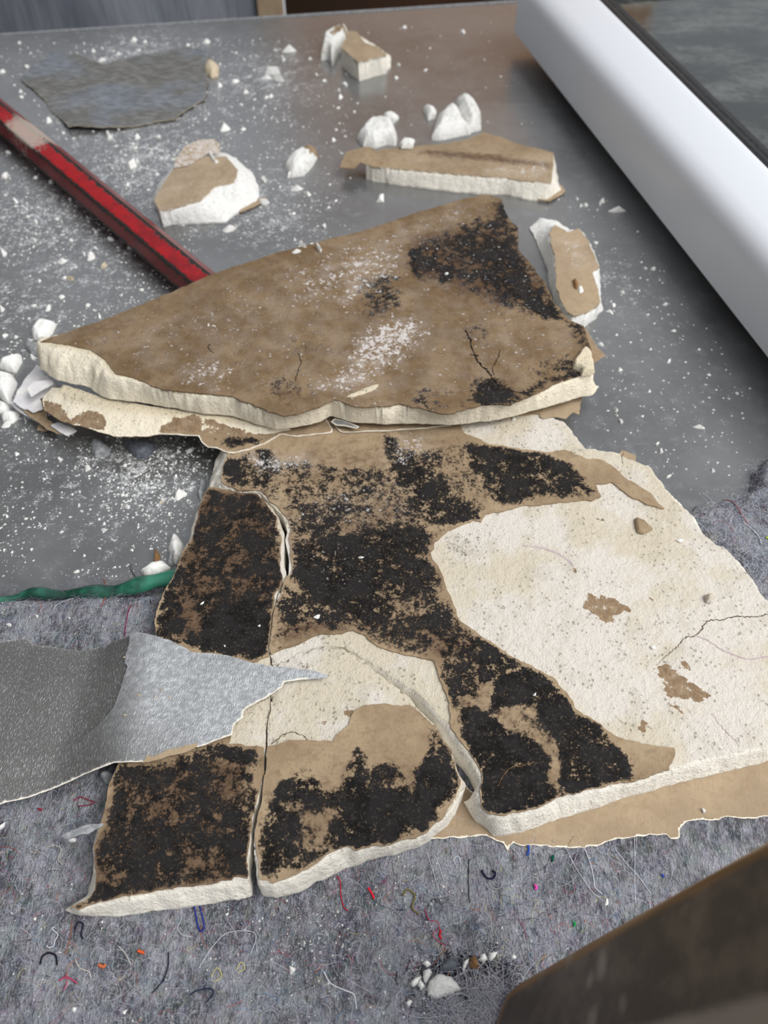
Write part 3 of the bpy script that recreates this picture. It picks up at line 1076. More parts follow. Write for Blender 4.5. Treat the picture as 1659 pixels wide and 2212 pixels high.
def ribbon(name, pts_px, z, width, mat, parent, org, seed=0, jit=.0005, zf=None, fork=None):
    W = up2(pts_px, z)
    pts = smooth_path([(p[0], p[1], 0) for p in W], 8)
    rnd = random.Random(seed)
    V = []
    T = []
    n = len(pts)
    org = Vector(org)
    for i, p in enumerate(pts):
        d = pts[min(i + 1, n - 1)] - pts[max(i - 1, 0)]
        nrm = Vector((-d.y, d.x, 0))
        if nrm.length < 1e-9:
            nrm = Vector((1, 0, 0))
        nrm.normalize()
        w = width * (0.35 + 0.9 * rnd.random()) * min(1, 4 * (n - 1 - i) / n + .25)
        q = p + nrm * rnd.uniform(-jit, jit)
        zz = zf(np.array([[q.x, q.y]]))[0] if zf else z
        for s_, dz in ((-1, 0), (1, 0)):
            V.append(Vector((q.x, q.y, zz)) + nrm * s_ * w / 2 - org)
        V.append(Vector((q.x, q.y, zz - .0003)) - org)
    for i in range(n - 1):
        a = i * 3
        b = a + 3
        T += [(a, a + 1, b + 1), (a, b + 1, b), (a + 1, a + 2, b + 2), (a + 1, b + 2, b + 1), (a + 2, a, b), (a + 2, b, b + 2)]
    me = raw_mesh(name, np.array([tuple(v) for v in V]), np.array(T), mat, None, False)
    return link(name, me, parent)


zl = lambda P: zsurf_lower(P, 0) + .00002 - .0003
ribbon('hairline_crack', [(1700, 1300), (1659, 1325), (1630, 1332), (1590, 1330), (1560, 1338), (1530, 1340), (1515, 1360), (1505, 1370), (1480, 1378), (1465, 1395), (1440, 1415), (1418, 1435)],
       ZT, .0005, M['hair'], lb, LBO, 1, .0004, lambda P: zl(P) + .0001)
ribbon('hairline_crack', [(1505, 1372), (1530, 1382), (1560, 1402), (1590, 1415), (1620, 1422), (1700, 1412)], ZT, .0007, M['lilac'], lb, LBO, 2, .0002, lambda P: zl(P) + .0001)
ribbon('hairline_crack', [(1130, 1178), (1170, 1182), (1205, 1195), (1228, 1210), (1240, 1224)], ZT, .0010, M['lilac'], lb, LBO, 3, .0002, lambda P: zl(P) + .0001)
ribbon('hairline_crack', [(1540, 1540), (1560, 1570), (1580, 1590), (1600, 1612)], ZT, .0004, M['lilac'], lb, LBO, 4, .0004, lambda P: zl(P) + .0001)
ribbon('hairline_crack', [(588, 1612), (610, 1592), (630, 1586), (655, 1592), (672, 1606), (700, 1608)], ZT - .002, .0004, M['hair'], lb, LBO, 5, .0003,
       lambda P: zsurf_lower(P, drop_mid(P)) - .00018)
ribbon('hairline_crack', [(1075, 1700), (1100, 1662), (1130, 1655), (1160, 1648)], ZT, .00022, M['flake_brown'], lb, LBO, 6, .0004, lambda P: zsurf_lower(P, 0) + .0007)
ribbon('hairline_crack', [(1345, 1000), (1344, 985), (1348, 972)], ZT, .0004, M['hair'], lb, LBO, 7, .0003, lambda P: zl(P) + .0001)

# ------------------------------------------------------------------ upper board
UZ = 0.0335          # top face
UBZ = 0.0215         # underside of the upper layer
UT = [(86, 738), (150, 716), (230, 688), (350, 640), (460, 592), (600, 546), (700, 520), (800, 494), (900, 460), (1000, 430), (1050, 419), (1082, 430), (1090, 450),
      (1100, 475), (1120, 492), (1119, 538), (1150, 575), (1180, 615), (1192, 648), (1225, 690), (1260, 706), (1274, 745), (1284, 800),
      (1255, 812), (1200, 830), (1160, 850), (1102, 875), (1060, 874), (1005, 883), (980, 896), (955, 896), (905, 882), (860, 873), (830, 880), (770, 880), (740, 870), (720, 864),
      (690, 880), (645, 895), (615, 900), (580, 890), (545, 875), (500, 857), (425, 850), (365, 845), (325, 834), (295, 820), (250, 808), (225, 776), (195, 756), (150, 746)]
UFRONT = [(1295, 835), (1280, 852), (1190, 878), (1100, 901), (1030, 913), (970, 918), (900, 915), (830, 917), (760, 912), (715, 898), (690, 912), (640, 922), (600, 928), (550, 916), (500, 897),
          (440, 895), (400, 886), (320, 872), (235, 862), (220, 856), (195, 838), (175, 834), (125, 822), (88, 798), (84, 768), (96, 744)]
ub = thing('plasterboard_slab', 'thick brown paper-faced plasterboard slab with white broken edge, resting on the red bar', 'plasterboard', base_of(up2(UT, UZ), 0.0))
UBO = tuple(ub.location)
uback = [(p[0], p[1]) for p in UT[:23]]


def UBpoly():
    a = up2(uback, UZ)               # back and right edges stand upright
    b = up2(UFRONT, UBZ)
    return np.concatenate([a[1:], b])


def uz(P):
    return UZ + 0.0004 * fbm(P[:, 0], P[:, 1], 12, 3, 211)


wbU = UBpoly()
wtU = up2(UT, UZ)


def sbU(q):
    return psdf(warp(q, .0005, 190, 27, 2), wbU)


def stU(q):
    return psdf(warp(q, .0006, 230, 15), wtU)


P, T = patch(sbU, bbox_of(wbU), .0011)
st, sb_ = stU(P), sbU(P)
t = np.clip(st / np.maximum(st - sb_, 1e-6), 0, 1) * (st > 0)
t = np.clip(t + .9 * fbm(P[:, 0], P[:, 1], 170, 4, 223) * t * (1 - t), 0, 1)
# left end keeps a flat shelf before it drops
leftw = sstep(-.08, -.15, P[:, 0])
pw = 1.15 + leftw * 1.6
z = uz(P) - (UZ - UBZ - .0005) * t ** pw + .0016 * fbm(P[:, 0], P[:, 1], 240, 5, 221, .6) * sstep(.05, .4, t) - .0002
z = np.clip(z, UBZ + .0004, None)
solid('gypsum_slab', P, T, z, np.full(len(P), UBZ), M['plaster_warm'], ub,
      {'brk': np.clip(t * 2, 0, 1) * (1 - .5 * leftw), 'res': np.zeros(len(P)), 'stain': .28 * leftw * t}, UBO, side={'brk': 1.0})

UMOLD = [
    ([(885, 535), (910, 520), (960, 505), (1010, 480), (1060, 455), (1098, 470), (1118, 500), (1118, 540), (1150, 580), (1190, 650), (1224, 692), (1180, 685), (1130, 672), (1085, 655),
      (1050, 640), (1010, 630), (985, 600), (930, 600), (905, 610), (888, 575)], .66, .006),
    ([(878, 535), (905, 528), (922, 580), (908, 606), (888, 585)], .95, .002),
    ([(930, 515), (1000, 520), (1050, 540), (1110, 500), (1120, 545), (1160, 590), (1195, 655), (1215, 688), (1130, 662), (1075, 645), (1050, 610), (1000, 560)], .86, .004),
    ([(945, 570), (980, 565), (990, 602), (955, 612)], .92, .003),
    ([(1025, 560), (1060, 565), (1075, 620), (1045, 628)], .95, .003),
    ([(1055, 436), (1092, 440), (1100, 474), (1075, 478)], .75, .003),
    ([(1120, 655), (1180, 645), (1226, 694), (1180, 692)], .9, .003),
    ([(770, 605), (820, 588), (880, 590), (870, 625), (850, 665), (800, 690), (775, 660)], .62, .006),
    ([(1005, 868), (1020, 836), (1060, 820), (1098, 838), (1106, 872), (1040, 878)], .86, .003),
    ([(1100, 874), (1150, 845), (1200, 812), (1262, 790), (1284, 802), (1200, 830), (1160, 850)], .9, .003),
    ([(1225, 690), (1262, 706), (1275, 750), (1260, 752), (1245, 720)], .85, .003),
    ([(860, 870), (900, 845), (980, 860), (1000, 880), (955, 896), (905, 882)], .48, .006),
    ([(1150, 800), (1210, 775), (1260, 770), (1265, 800), (1190, 825)], .62, .006),
    ([(560, 840), (640, 810), (680, 850), (640, 890), (585, 882)], .36, .008),
    ([(640, 730), (700, 735), (690, 765), (650, 760)], .42, .006),
    ([(1010, 700), (1060, 710), (1050, 745), (1015, 735)], .42, .006),
]
UTINT = [([(880, 510), (1110, 470), (1200, 660), (1080, 680), (960, 640), (880, 600)], .75, .008), ([(540, 830), (640, 820), (690, 860), (640, 893), (580, 885)], .55, .008),
         ([(90, 735), (300, 660), (330, 760), (220, 770)], .35, .010), ([(980, 760), (1100, 800), (1270, 740), (1250, 800), (1100, 870), (950, 880)], .30, .008),
         ([(780, 640), (900, 640), (860, 700), (780, 690)], .4, .008)]
UDUST = [([(740, 760), (790, 700), (880, 680), (930, 700), (900, 760), (860, 800), (790, 820), (740, 800)], .60, .008), ([(640, 850), (740, 780), (830, 780), (820, 850), (720, 862)], .50, .008),
         ([(370, 790), (470, 760), (520, 800), (480, 845), (390, 838)], .46, .008), ([(600, 590), (760, 520), (880, 500), (860, 580), (760, 640), (640, 680)], .42, .012),
         ([(780, 520), (1000, 440), (1060, 425), (1060, 450), (900, 510), (820, 540)], .38, .006), ([(250, 690), (560, 580), (680, 600), (640, 760), (400, 760)], .27, .02),
         ([(1000, 700), (1250, 700), (1260, 780), (1050, 800)], .26, .01), ([(700, 560), (880, 520), (870, 600), (740, 680)], .5, .01), ([(90, 736), (1050, 420), (1280, 780), (980, 890), (620, 895), (250, 800)], .2, .01)]


def s_upaper(q):
    return stU(q) + .0004 * fbm(q[:, 0], q[:, 1], 500, 3, 44)


P, T = patch(s_upaper, bbox_of(wtU), .0011)
s = s_upaper(P)
z = uz(P) + .0003 + .0001 * fbm(P[:, 0], P[:, 1], 380, 3, 233)
solid('face_paper', P, T, z, z - .0007, M['paper_brown'], ub,
      {'mold': stains(P, UMOLD, UZ, .003, 50), 'tint': stains(P, UTINT, UZ, .003, 40), 'dust': stains(P, UDUST, UZ, .003, 40), 'rim': .3 * sstep(-.0004, 0, s)}, UBO)
zu = lambda P: uz(P) + .00052
ribbon('mould_vein', [(1005, 715), (1015, 735), (1030, 780), (1050, 800), (1062, 815), (1075, 832), (1090, 842)], UZ, .0009, M['vein'], ub, UBO, 11, .0005, zu)
ribbon('mould_vein', [(1066, 812), (1065, 795), (1075, 775), (1080, 757)], UZ, .0005, M['vein'], ub, UBO, 12, .0004, zu)
ribbon('mould_vein', [(1090, 842), (1130, 850), (1165, 846)], UZ, .0005, M['vein'], ub, UBO, 13, .0003, zu)
ribbon('mould_vein', [(1034, 770), (1015, 768)], UZ, .0008, M['vein'], ub, UBO, 14, .0003, zu)
ribbon('mould_vein', [(455, 745), (450, 752), (462, 765)], UZ, .0004, M['vein'], ub, UBO, 15, .0003, zu)
ribbon('mould_vein', [(645, 765), (650, 785), (640, 815), (640, 825)], UZ, .0004, M['vein'], ub, UBO, 16, .0004, zu)

# split lower layer of the board, seen as a second ledge along the front left
LY = [(112, 838), (92, 862), (96, 886), (130, 910), (200, 928), (250, 943), (325, 943), (345, 938), (430, 938), (520, 945), (590, 938), (632, 930), (560, 919), (500, 909), (430, 900), (330, 887), (230, 870), (160, 846), (128, 838)]
LYT = [(160, 790), (130, 845), (150, 860), (230, 880), (340, 893), (430, 905), (520, 915), (600, 922), (640, 920), (690, 912), (640, 860), (400, 820), (250, 790)]
wly, wlt = up2(LY, .0165), up2(LYT, .0190)


def sly(q):
    return psdf(warp(q, .0005, 260, 37), wly)


P, T = patch(sly, bbox_of(wly), .0011)
st = psdf(P, wlt)
t = np.clip(st / np.maximum(st - sly(P), 1e-6), 0, 1) * (st > 0)
z = .0198 - .0034 * t ** 1.2 + .0008 * fbm(P[:, 0], P[:, 1], 240, 5, 241, .6) * sstep(.0, .3, t)
z = np.clip(z, .0166, .0205)
RESU = [[(95, 868), (130, 880), (145, 898), (150, 912), (180, 918), (120, 912), (92, 890)], [(152, 912), (175, 898), (200, 893), (222, 898), (232, 912), (225, 930), (180, 925)],
        [(338, 935), (350, 922), (380, 912), (420, 905), (445, 912), (500, 928), (560, 940), (520, 950), (430, 945)]]
resu = np.clip(.5 - np.minimum.reduce([psdf(warp(P, .0006, 200, 83), up2(p, .0168)) for p in RESU]) / .002, 0, 1)
lay = solid('split_layer', P, T, z, np.full(len(P), .0161), M['plaster_warm'], ub,
            {'brk': .3 * np.clip(t * 2, 0, 1), 'res': resu, 'stain': np.zeros(len(P))}, UBO, side={'res': 1.0})
lay['label'] = 'delaminated cream gypsum layer with brown paper remnants'
bpz = lambda P: .0173 + .0002 * fbm(P[:, 0], P[:, 1], 90, 3, 7) - .0004 * sstep(-.02, -.05, P[:, 0])
sheet('backing_paper', [(335, 925), (345, 936), (430, 940), (436, 955), (448, 964), (470, 968), (500, 979), (535, 970), (575, 955), (605, 936), (640, 942), (700, 936), (717, 933), (718, 926),
      (708, 912), (700, 890), (500, 880), (400, 890)], bpz, M['paper'], ub, UBO, .0005, .001, .0003, 240, 9, .0173, rimw=.0011, rims=.8,
      attrs={'mold': lambda P: stains(P, [([(460, 950), (530, 935), (575, 945), (560, 958), (500, 965)], .75, .002)], .0173)})
sheet('backing_paper', [(723, 919), (732, 930), (740, 934), (830, 931), (900, 926), (975, 918), (960, 890), (740, 890), (728, 905)], bpz, M['paper'], ub, UBO, .0005, .001, .0002, 240, 9, .0173,
      rimw=.0008, rims=.8)
# curled foil-faced strip over the slit
sheet('curled_strip', [(715, 911), (722, 904), (742, 908), (776, 922), (770, 926), (745, 920), (725, 918)], lambda P: .0205 + .001 * sstep(-.02, .0, P[:, 0]), M['silver'], ub, UBO, .0004, .0006,
      .0001, 240, 9, .0205, rimw=.0007, rims=.8, attrs={'sheen': lambda P: np.full(len(P), .6)})
sheet('backing_paper', [(1245, 700), (1264, 706), (1290, 750), (1309, 768), (1300, 772), (1284, 783), (1270, 790), (1240, 780)], flatz(.0200), M['paper'], ub, UBO, .0004, .001, .0004, 240, 4, .0200, rims=.5)
sheet('backing_paper', [(1160, 880), (1200, 868), (1262, 852), (1255, 870), (1252, 895), (1238, 890), (1222, 905), (1200, 900), (1170, 905)], flatz(.0165), M['paper_tan'], ub, UBO, .0004, .001, .0004, 240,
      4, .0165, rims=.3)


def chip_z(W, base, h, inset, seed, tilt=(0, 0), fac=300, ramp=.6):
    cx, cy = W.mean(0)

    def f(P, s):
        e = np.clip(-s / inset, 0, 1) ** ramp
        n = fbm(P[:, 0], P[:, 1], fac, 4, seed, .55)
        return base + np.maximum(h * e * (1 + .13 * n) + e * (tilt[0] * (P[:, 0] - cx) + tilt[1] * (P[:, 1] - cy)), .0002)
    return f


def chip(name, poly_px, h, mat, base=0.0, parent=None, label=None, cat='plaster chip', inset=.003, seed=0, res=.0008, tilt=(0, 0), group=None, org=None,
         amp=.0004, fac=220, extra=None, ramp=.45):
    W = up2(poly_px, base + h * .5)

    def s(q):
        return psdf(warp(q, amp, 300, seed + 1), W)
    P, T = patch(s, bbox_of(W), res)
    sd = s(P)
    z = chip_z(W, base, h, inset, seed, tilt, fac, ramp)(P, sd)
    at = {k_: np.zeros(len(P)) for k_ in ('mold', 'dust', 'tint', 'rim', 'res', 'stain', 'brk', 'sheen')}
    for k_, f in (extra or {}).items():
        at[k_] = f(P)
    if parent is None:
        org = base_of(W, base)
        o = solid(name, P, T, z, np.full(len(P), base), mat, None, at, org)
        o.location = org
        tag(o, label, cat, group)
    else:
        o = solid(name, P, T, z, np.full(len(P), base), mat, parent, at, org)
    return o


# plaster flap curling on the slab's right corner
chip('plaster_flap', [(1240, 778), (1258, 752), (1270, 752), (1280, 765), (1286, 802), (1258, 808), (1254, 798), (1237, 792)], .004, M['plaster_warm'], uz(np.array([[.1, .35]]))[0] + .0002, ub,
     inset=.0012, seed=5, res=.0006, org=UBO)
chip('plaster_flap', [(748, 856), (770, 845), (805, 830), (818, 830), (812, 840), (780, 852), (760, 858)], .0012, M['plaster_warm'], UZ + .0003, ub, inset=.001, seed=6, res=.0006, org=UBO)
# torn wallpaper scraps hanging at the slab's left end
sheet('wallpaper_scrap', [(24, 862), (50, 815), (78, 780), (90, 800), (120, 824), (112, 845), (84, 856), (92, 880), (70, 885), (40, 872)],
      lambda P: .010 + .004 * sstep(-.17, -.145, P[:, 0]) + .001 * fbm(P[:, 0], P[:, 1], 100, 3, 4), M['wallpaper'], ub, UBO, .0005, .001, .0005, 240, 2, .012, rims=0)
sheet('wallpaper_scrap', [(40, 872), (75, 850), (95, 858), (100, 900), (140, 925), (130, 935), (100, 920), (60, 892)],
      lambda P: .0085 + .005 * sstep(-.17, -.145, P[:, 0]) + .0008 * fbm(P[:, 0], P[:, 1], 100, 3, 5), M['paper'], ub, UBO, .0005, .001, .0005, 240, 2, .0105, rims=.5)
sheet('wallpaper_scrap', [(20, 868), (45, 868), (75, 892), (105, 918), (104, 922), (70, 905), (35, 885)], flatz(.0065), M['wallpaper'], ub, UBO, .0005, .001, .0003, 240, 3, .0065, rims=0)
sheet('wallpaper_scrap', [(108, 918), (125, 912), (160, 925), (166, 930), (146, 942), (130, 934)], flatz(.0095), M['wallpaper'], ub, UBO, .0005, .001, .0003, 240, 3, .0095, rims=0)
sheet('wallpaper_scrap', [(58, 838), (72, 825), (112, 820), (116, 828), (90, 842), (66, 858)], flatz(.0165), M['wallpaper'], ub, UBO, .0005, .0008, .0003, 240, 6, .0165, rims=0)
sheet('wallpaper_scrap', [(82, 915), (105, 918), (115, 925), (95, 932), (82, 928)], flatz(.004), M['paper'], ub, UBO, .0005, .0008, .0003, 240, 6, .004, rims=0)
# a little stub of the same board under the slab carries it on the worktop
# ------------------------------------------------------------------ red hexagonal bar
RZ = 0.0102


def hexbar():
    a = Vector(up(-120, 152, RZ))
    b = Vector(up(520, 690, RZ))
    d = (b - a)
    Ln = d.length
    d.normalize()
    side = Vector((d.y, -d.x, 0))
    upv = Vector((0, 0, 1))
    R = 0.0118
    n = 150
    per = 6 * 5
    V, T, ed, side_shade, du_ = [], [], [], [], []
    for i in range(n + 1):
        p = a + d * (Ln * i / n)
        for k_ in range(per):
            f = k_ / 5.0
            i0 = int(f) % 6
            fr = f - int(f)
            a0 = math.radians(60 * i0 - 15)
            a1 = math.radians(60 * (i0 + 1) - 15)
            x = math.cos(a0) * (1 - fr) + math.cos(a1) * fr
            y = math.sin(a0) * (1 - fr) + math.sin(a1) * fr
            rr = R * (0.965 if fr == 0 else 1)
            V.append(p + side * x * rr + upv * y * R)
            ed.append(1.0 if fr == 0 else (.55 if fr in (.2, .8) else .12))
            side_shade.append(0.0 if i0 == 1 or (fr == 0 and i0 == 2) else 1.0)  # painted shade mask: top facet stays bright red
            u, v = proj(p.x, p.y, p.z)
            q = math.exp(-((u - 75) / 45) ** 2) * (1.0 if i0 in (1, 2) else .55)
            du_.append(q * 1.0)
    for i in range(n):
        for k_ in range(per):
            q0 = i * per + k_
            q1 = i * per + (k_ + 1) % per
            T += [(q0, q0 + per, q1 + per), (q0, q1 + per, q1)]
    for k_ in range(1, per - 1):
        T += [(0, k_, k_ + 1), (n * per, n * per + k_ + 1, n * per + k_)]
    V = np.array([tuple(v) for v in V])
    zmin = V[:, 2].min()
    org = np.array([(a.x + b.x) / 2, (a.y + b.y) / 2, 0.0])
    V[:, 2] -= zmin
    me = raw_mesh('hexagonal_bar', V - org, np.array(T), M['red'], {'edge': np.array(ed), 'side': np.array(side_shade), 'dust': np.array(du_)}, False)
    o = link('hexagonal_bar', me, None, tuple(org))
    tag(o, 'long red painted hexagonal steel bar with black worn ridges, running under the brown slab', 'bar')


hexbar()

# ------------------------------------------------------------------ window sash
SZ = 0.011
A = Vector(up(1110, 74, SZ))
Bv = Vector(up(1659, 782, SZ))
d = (Bv - A)
d.z = 0
d.normalize()
nrm = Vector((-d.y, d.x, 0))
if nrm.x < 0:
    nrm = -nrm
SL, SW = 0.78, 0.46
sash = thing('window_sash', 'white plastic window sash with black seal and dark glass, lying on the worktop', 'window sash', (A.x, A.y, 0))
# rail profile: (inward offset, height)
PROF = [(0.003, SZ), (0.0, SZ + .002), (0.0, .0445), (0.001, .0485), (.0035, .0520), (.007, .0548), (.012, .0570), (.030, .0622), (.0335, .0632), (.036, .0626), (.0372, .0605), (.0372, .046),
        (.056, .046), (.056, SZ), (.030, SZ)]


def rail(name, c0, c1, e_in, m0, m1):
    """profile swept between two mitred corners"""
    bm = bmesh.new()
    ax = (c1 - c0).normalized()
    r0, r1 = [], []
    for off, z in PROF:
        r0.append(bm.verts.new(c0 + ax * off * m0 + e_in * off + Vector((0, 0, z)) - Vector((A.x, A.y, 0))))
        r1.append(bm.verts.new(c1 - ax * off * m1 + e_in * off + Vector((0, 0, z)) - Vector((A.x, A.y, 0))))
    n = len(PROF)
    for i in range(n):
        bm.faces.new((r0[i], r0[(i + 1) % n], r1[(i + 1) % n], r1[i]))
    bm.faces.new(r0)
    bm.faces.new(r1)
    o = bm_obj(name, bm, M['upvc'], sash)
    for p in o.data.polygons:
        p.use_smooth = len(p.vertices) == 4
    try:
        o.data.set_sharp_from_angle(angle=math.radians(35))
    except Exception:
        pass
    return o


A0 = Vector((A.x, A.y, 0))
C0, C1 = A0, A0 + d * SL
C2, C3 = C1 + nrm * SW, A0 + nrm * SW
rail('rail', C0, C1, nrm, 1, 1)
rail('rail', C3, C0, d, 1, 1)
rail('rail', C2, C3, -nrm, 1, 1)
rail('rail', C1, C2, -d, 1, 1)


def rect_frame(name, o0, o1, z0, z1, mat):
    bm = bmesh.new()
    def ring(off, z):
        return [bm.verts.new(p + Vector((0, 0, z)) - A0) for p in
                (C0 + (nrm + d) * off, C1 + (nrm - d) * off, C2 + (-nrm - d) * off, C3 + (-nrm + d) * off)]
    r = [ring(o0, z0), ring(o0, z1), ring((o0 + o1) / 2, z1 + .0006), ring(o1, z1 - .001), ring(o1, z0)]
    for i in range(len(r)):
        q, w = r[i], r[(i + 1) % len(r)]
        for j in range(4):
            bm.faces.new((q[j], q[(j + 1) % 4], w[(j + 1) % 4], w[j]))
    return bm_obj(name, bm, mat, sash)


rect_frame('gasket', .0373, .0445, .046, .0612, M['gasket'])
rect_frame('gasket', .0450, .0560, .046, .0575, M['gasket'])
bm = bmesh.new()
q = [C0 + (nrm + d) * .050, C1 + (nrm - d) * .050, C2 + (-nrm - d) * .050, C3 + (-nrm + d) * .050]
lo = [bm.verts.new(p + Vector((0, 0, .030)) - A0) for p in q]
hi = [bm.verts.new(p + Vector((0, 0, .0525)) - A0) for p in q]
bm.faces.new(lo[::-1])
bm.faces.new(hi)
for j in range(4):
    bm.faces.new((lo[j], lo[(j + 1) % 4], hi[(j + 1) % 4], hi[j]))
bm_obj('glass_pane', bm, M['glass'], sash)
# inner fins of the profile carry the sash on the worktop
for e0, e1 in ((.034, SL - .034),):
    bm = bmesh.new()
    pts = [C0 + d * e0 + nrm * .034, C0 + d * e1 + nrm * .034, C0 + d * e1 + nrm * .054, C0 + d * e0 + nrm * .054]
    lo = [bm.verts.new(p - A0) for p in pts]
    hi = [bm.verts.new(p + Vector((0, 0, SZ + .001)) - A0) for p in pts]
    bm.faces.new(lo[::-1])
    bm.faces.new(hi)
    for j in range(4):
        bm.faces.new((lo[j], lo[(j + 1) % 4], hi[(j + 1) % 4], hi[j]))
    bm_obj('bottom_fin', bm, M['gasket'], sash)

# ------------------------------------------------------------------ dark steel blade close to the lens
SB = [(1092, 2136), (1120, 2112), (1300, 2006), (1659, 1800), (1900, 1662), (2050, 2200), (1700, 2700), (1200, 2700), (1052, 2250), (1075, 2175)]


def blade():
    # plane through three lifted points
    p0 = np.array(up(1100, 2140, .012))
    p1 = np.array(up(1659, 1800, .110))
    p2 = np.array(up(1060, 2260, .012))
    nn = np.cross(p1 - p0, p2 - p0)
    nn /= np.linalg.norm(nn)
    if nn[2] < 0:
        nn = -nn
    camp = np.array([0, 0, CAMH])

    def onplane(u, v):
        g = np.array(up(u, v, 0.0))
        r = g - camp
        tt = np.dot(p0 - camp, nn) / np.dot(r, nn)
        return camp + r * tt
    W3 = np.array([onplane(*p) for p in SB])
    ex = (p1 - p0) / np.linalg.norm(p1 - p0)
    ey = np.cross(nn, ex)
    W = np.stack([(W3 - p0) @ ex, (W3 - p0) @ ey], 1)
    P, T = patch(lambda q: psdf(q, W), bbox_of(W), .0012)
    s = psdf(P, W)
    e = np.clip(1 + s / .0035, 0, 1)
    h = -.0022 * e ** 2
    edge = sstep(-.0085, -.0015, s)
    smudge_sheen = np.zeros(len(P))
    for u, v, r, st_ in [(1230, 2060, .004, .6), (1300, 2080, .004, .7), (1275, 2115, .003, .6), (1345, 2170, .003, .6), (1430, 1990, .004, .45), (1280, 2205, .004, .6), (1170, 2112, .004, .5),
                         (1600, 1930, .004, .35), (1480, 1960, .004, .4)]:
        c3 = onplane(u, v)
        cx, cy = (c3 - p0) @ ex, (c3 - p0) @ ey
        smudge_sheen = np.maximum(smudge_sheen, st_ * np.exp(-((P[:, 0] - cx) ** 2 + 0.4 * (P[:, 1] - cy) ** 2) / r ** 2))
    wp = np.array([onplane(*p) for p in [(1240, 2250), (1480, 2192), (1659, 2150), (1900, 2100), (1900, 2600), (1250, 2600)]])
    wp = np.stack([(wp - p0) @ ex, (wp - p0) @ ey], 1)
    smudge_sheen = np.maximum(smudge_sheen, .95 * sstep(.006, -.005, psdf(P, wp)))  # lower right band: reflected light painted in beside the smudges
    top = p0 + P[:, :1] * ex + P[:, 1:] * ey + h[:, None] * nn
    bot = p0 + P[:, :1] * ex + P[:, 1:] * ey - .007 * nn
    n = len(P)
    E = np.concatenate([T[:, [0, 1]], T[:, [1, 2]], T[:, [2, 0]]])
    key = np.sort(E, 1)
    _, inv, cnt = np.unique(key[:, 0] * (n + 1) + key[:, 1], return_inverse=True, return_counts=True)
    B = E[cnt[inv] == 1]
    st2 = np.concatenate([np.stack([B[:, 0], B[:, 0] + n, B[:, 1] + n], 1), np.stack([B[:, 0], B[:, 1] + n, B[:, 1]], 1)])
    V = np.concatenate([top, bot])
    TT = np.concatenate([T, T[:, ::-1] + n, st2])
    org = np.array([p0[0], p0[1], .004])
    me = raw_mesh('steel_blade', V - org, TT, M['steel'], {'edge': np.concatenate([edge, edge * 0 + 1]), 'dust': np.concatenate([smudge_sheen, smudge_sheen])})  # dust attribute holds the smudges and the painted reflection band
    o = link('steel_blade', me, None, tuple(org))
    tag(o, 'dark worn tool blade with brown edge and pale smudges, blurred in the lower right foreground', 'tool')


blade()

# ------------------------------------------------------------------ silver wallpaper sheets
SV1 = [(-120, 1390), (0, 1376), (50, 1370), (66, 1383), (110, 1388), (160, 1398), (200, 1392), (240, 1385), (300, 1382), (300, 1500), (300, 1580), (200, 1620), (0, 1660), (-120, 1690)]
SV2 = [(283, 1361), (300, 1368), (335, 1378), (372, 1388), (392, 1398), (418, 1412), (460, 1414), (500, 1420), (545, 1435), (600, 1443), (660, 1448), (690, 1455), (718, 1464), (690, 1468), (650, 1470),
       (615, 1475), (608, 1488), (570, 1510), (535, 1530), (522, 1542), (530, 1548), (505, 1566), (502, 1588), (470, 1600), (440, 1612), (400, 1620), (360, 1634), (316, 1648), (250, 1650), (180, 1668), (110, 1690),
       (60, 1708), (0, 1724), (-120, 1760), (-120, 1640), (0, 1625), (90, 1610), (160, 1590), (215, 1560), (246, 1525), (262, 1480), (276, 1440), (268, 1434), (276, 1400)]


sv = thing('silver_wallpaper', 'silver wallpaper sheet with torn white edge lapping over the left of the mouldy board', 'wallpaper', base_of(up2(SV1, .01), .0042))
SVO = tuple(sv.location)
bx = up(330, 1500, .016)[0]


def sv2z(P):
    r = sstep(up(120, 1600, .014)[0], up(300, 1600, .016)[0], P[:, 0])
    z = .0105 + .0080 * r + .0010 * fbm(P[:, 0], P[:, 1], 25, 3, 93)
    return z + .0012 * sstep(up(420, 1500, .016)[0], up(265, 1420, .018)[0], P[:, 0])


def sv1z(P):
    return sv2z(P) - .0011 - .003 * sstep(up(0, 1480, .012)[1], up(0, 1375, .012)[1], P[:, 1]) * sstep(up(300, 1400, .014)[0], up(200, 1400, .014)[0], P[:, 0])


def sheen(P):  # painted brightness gradient, rising toward the flap's upper right
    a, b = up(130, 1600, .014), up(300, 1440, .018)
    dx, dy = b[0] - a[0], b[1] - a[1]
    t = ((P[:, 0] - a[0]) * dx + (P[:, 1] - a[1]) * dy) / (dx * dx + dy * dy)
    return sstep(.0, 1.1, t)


sheet('sheet', SV1, sv1z, M['silver'], sv, SVO, .0004, .0013, .0003, 240, 14, .0115, rimw=.0006, rims=.5)
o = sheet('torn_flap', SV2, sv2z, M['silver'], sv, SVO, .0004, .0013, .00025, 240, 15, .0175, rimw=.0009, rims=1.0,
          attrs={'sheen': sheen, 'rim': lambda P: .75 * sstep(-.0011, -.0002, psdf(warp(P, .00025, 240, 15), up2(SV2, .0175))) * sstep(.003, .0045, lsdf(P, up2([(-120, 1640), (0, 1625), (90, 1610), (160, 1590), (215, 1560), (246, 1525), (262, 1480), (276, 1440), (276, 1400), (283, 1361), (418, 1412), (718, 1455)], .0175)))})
o['label'] = 'brighter silver flap lapping over the sheet'
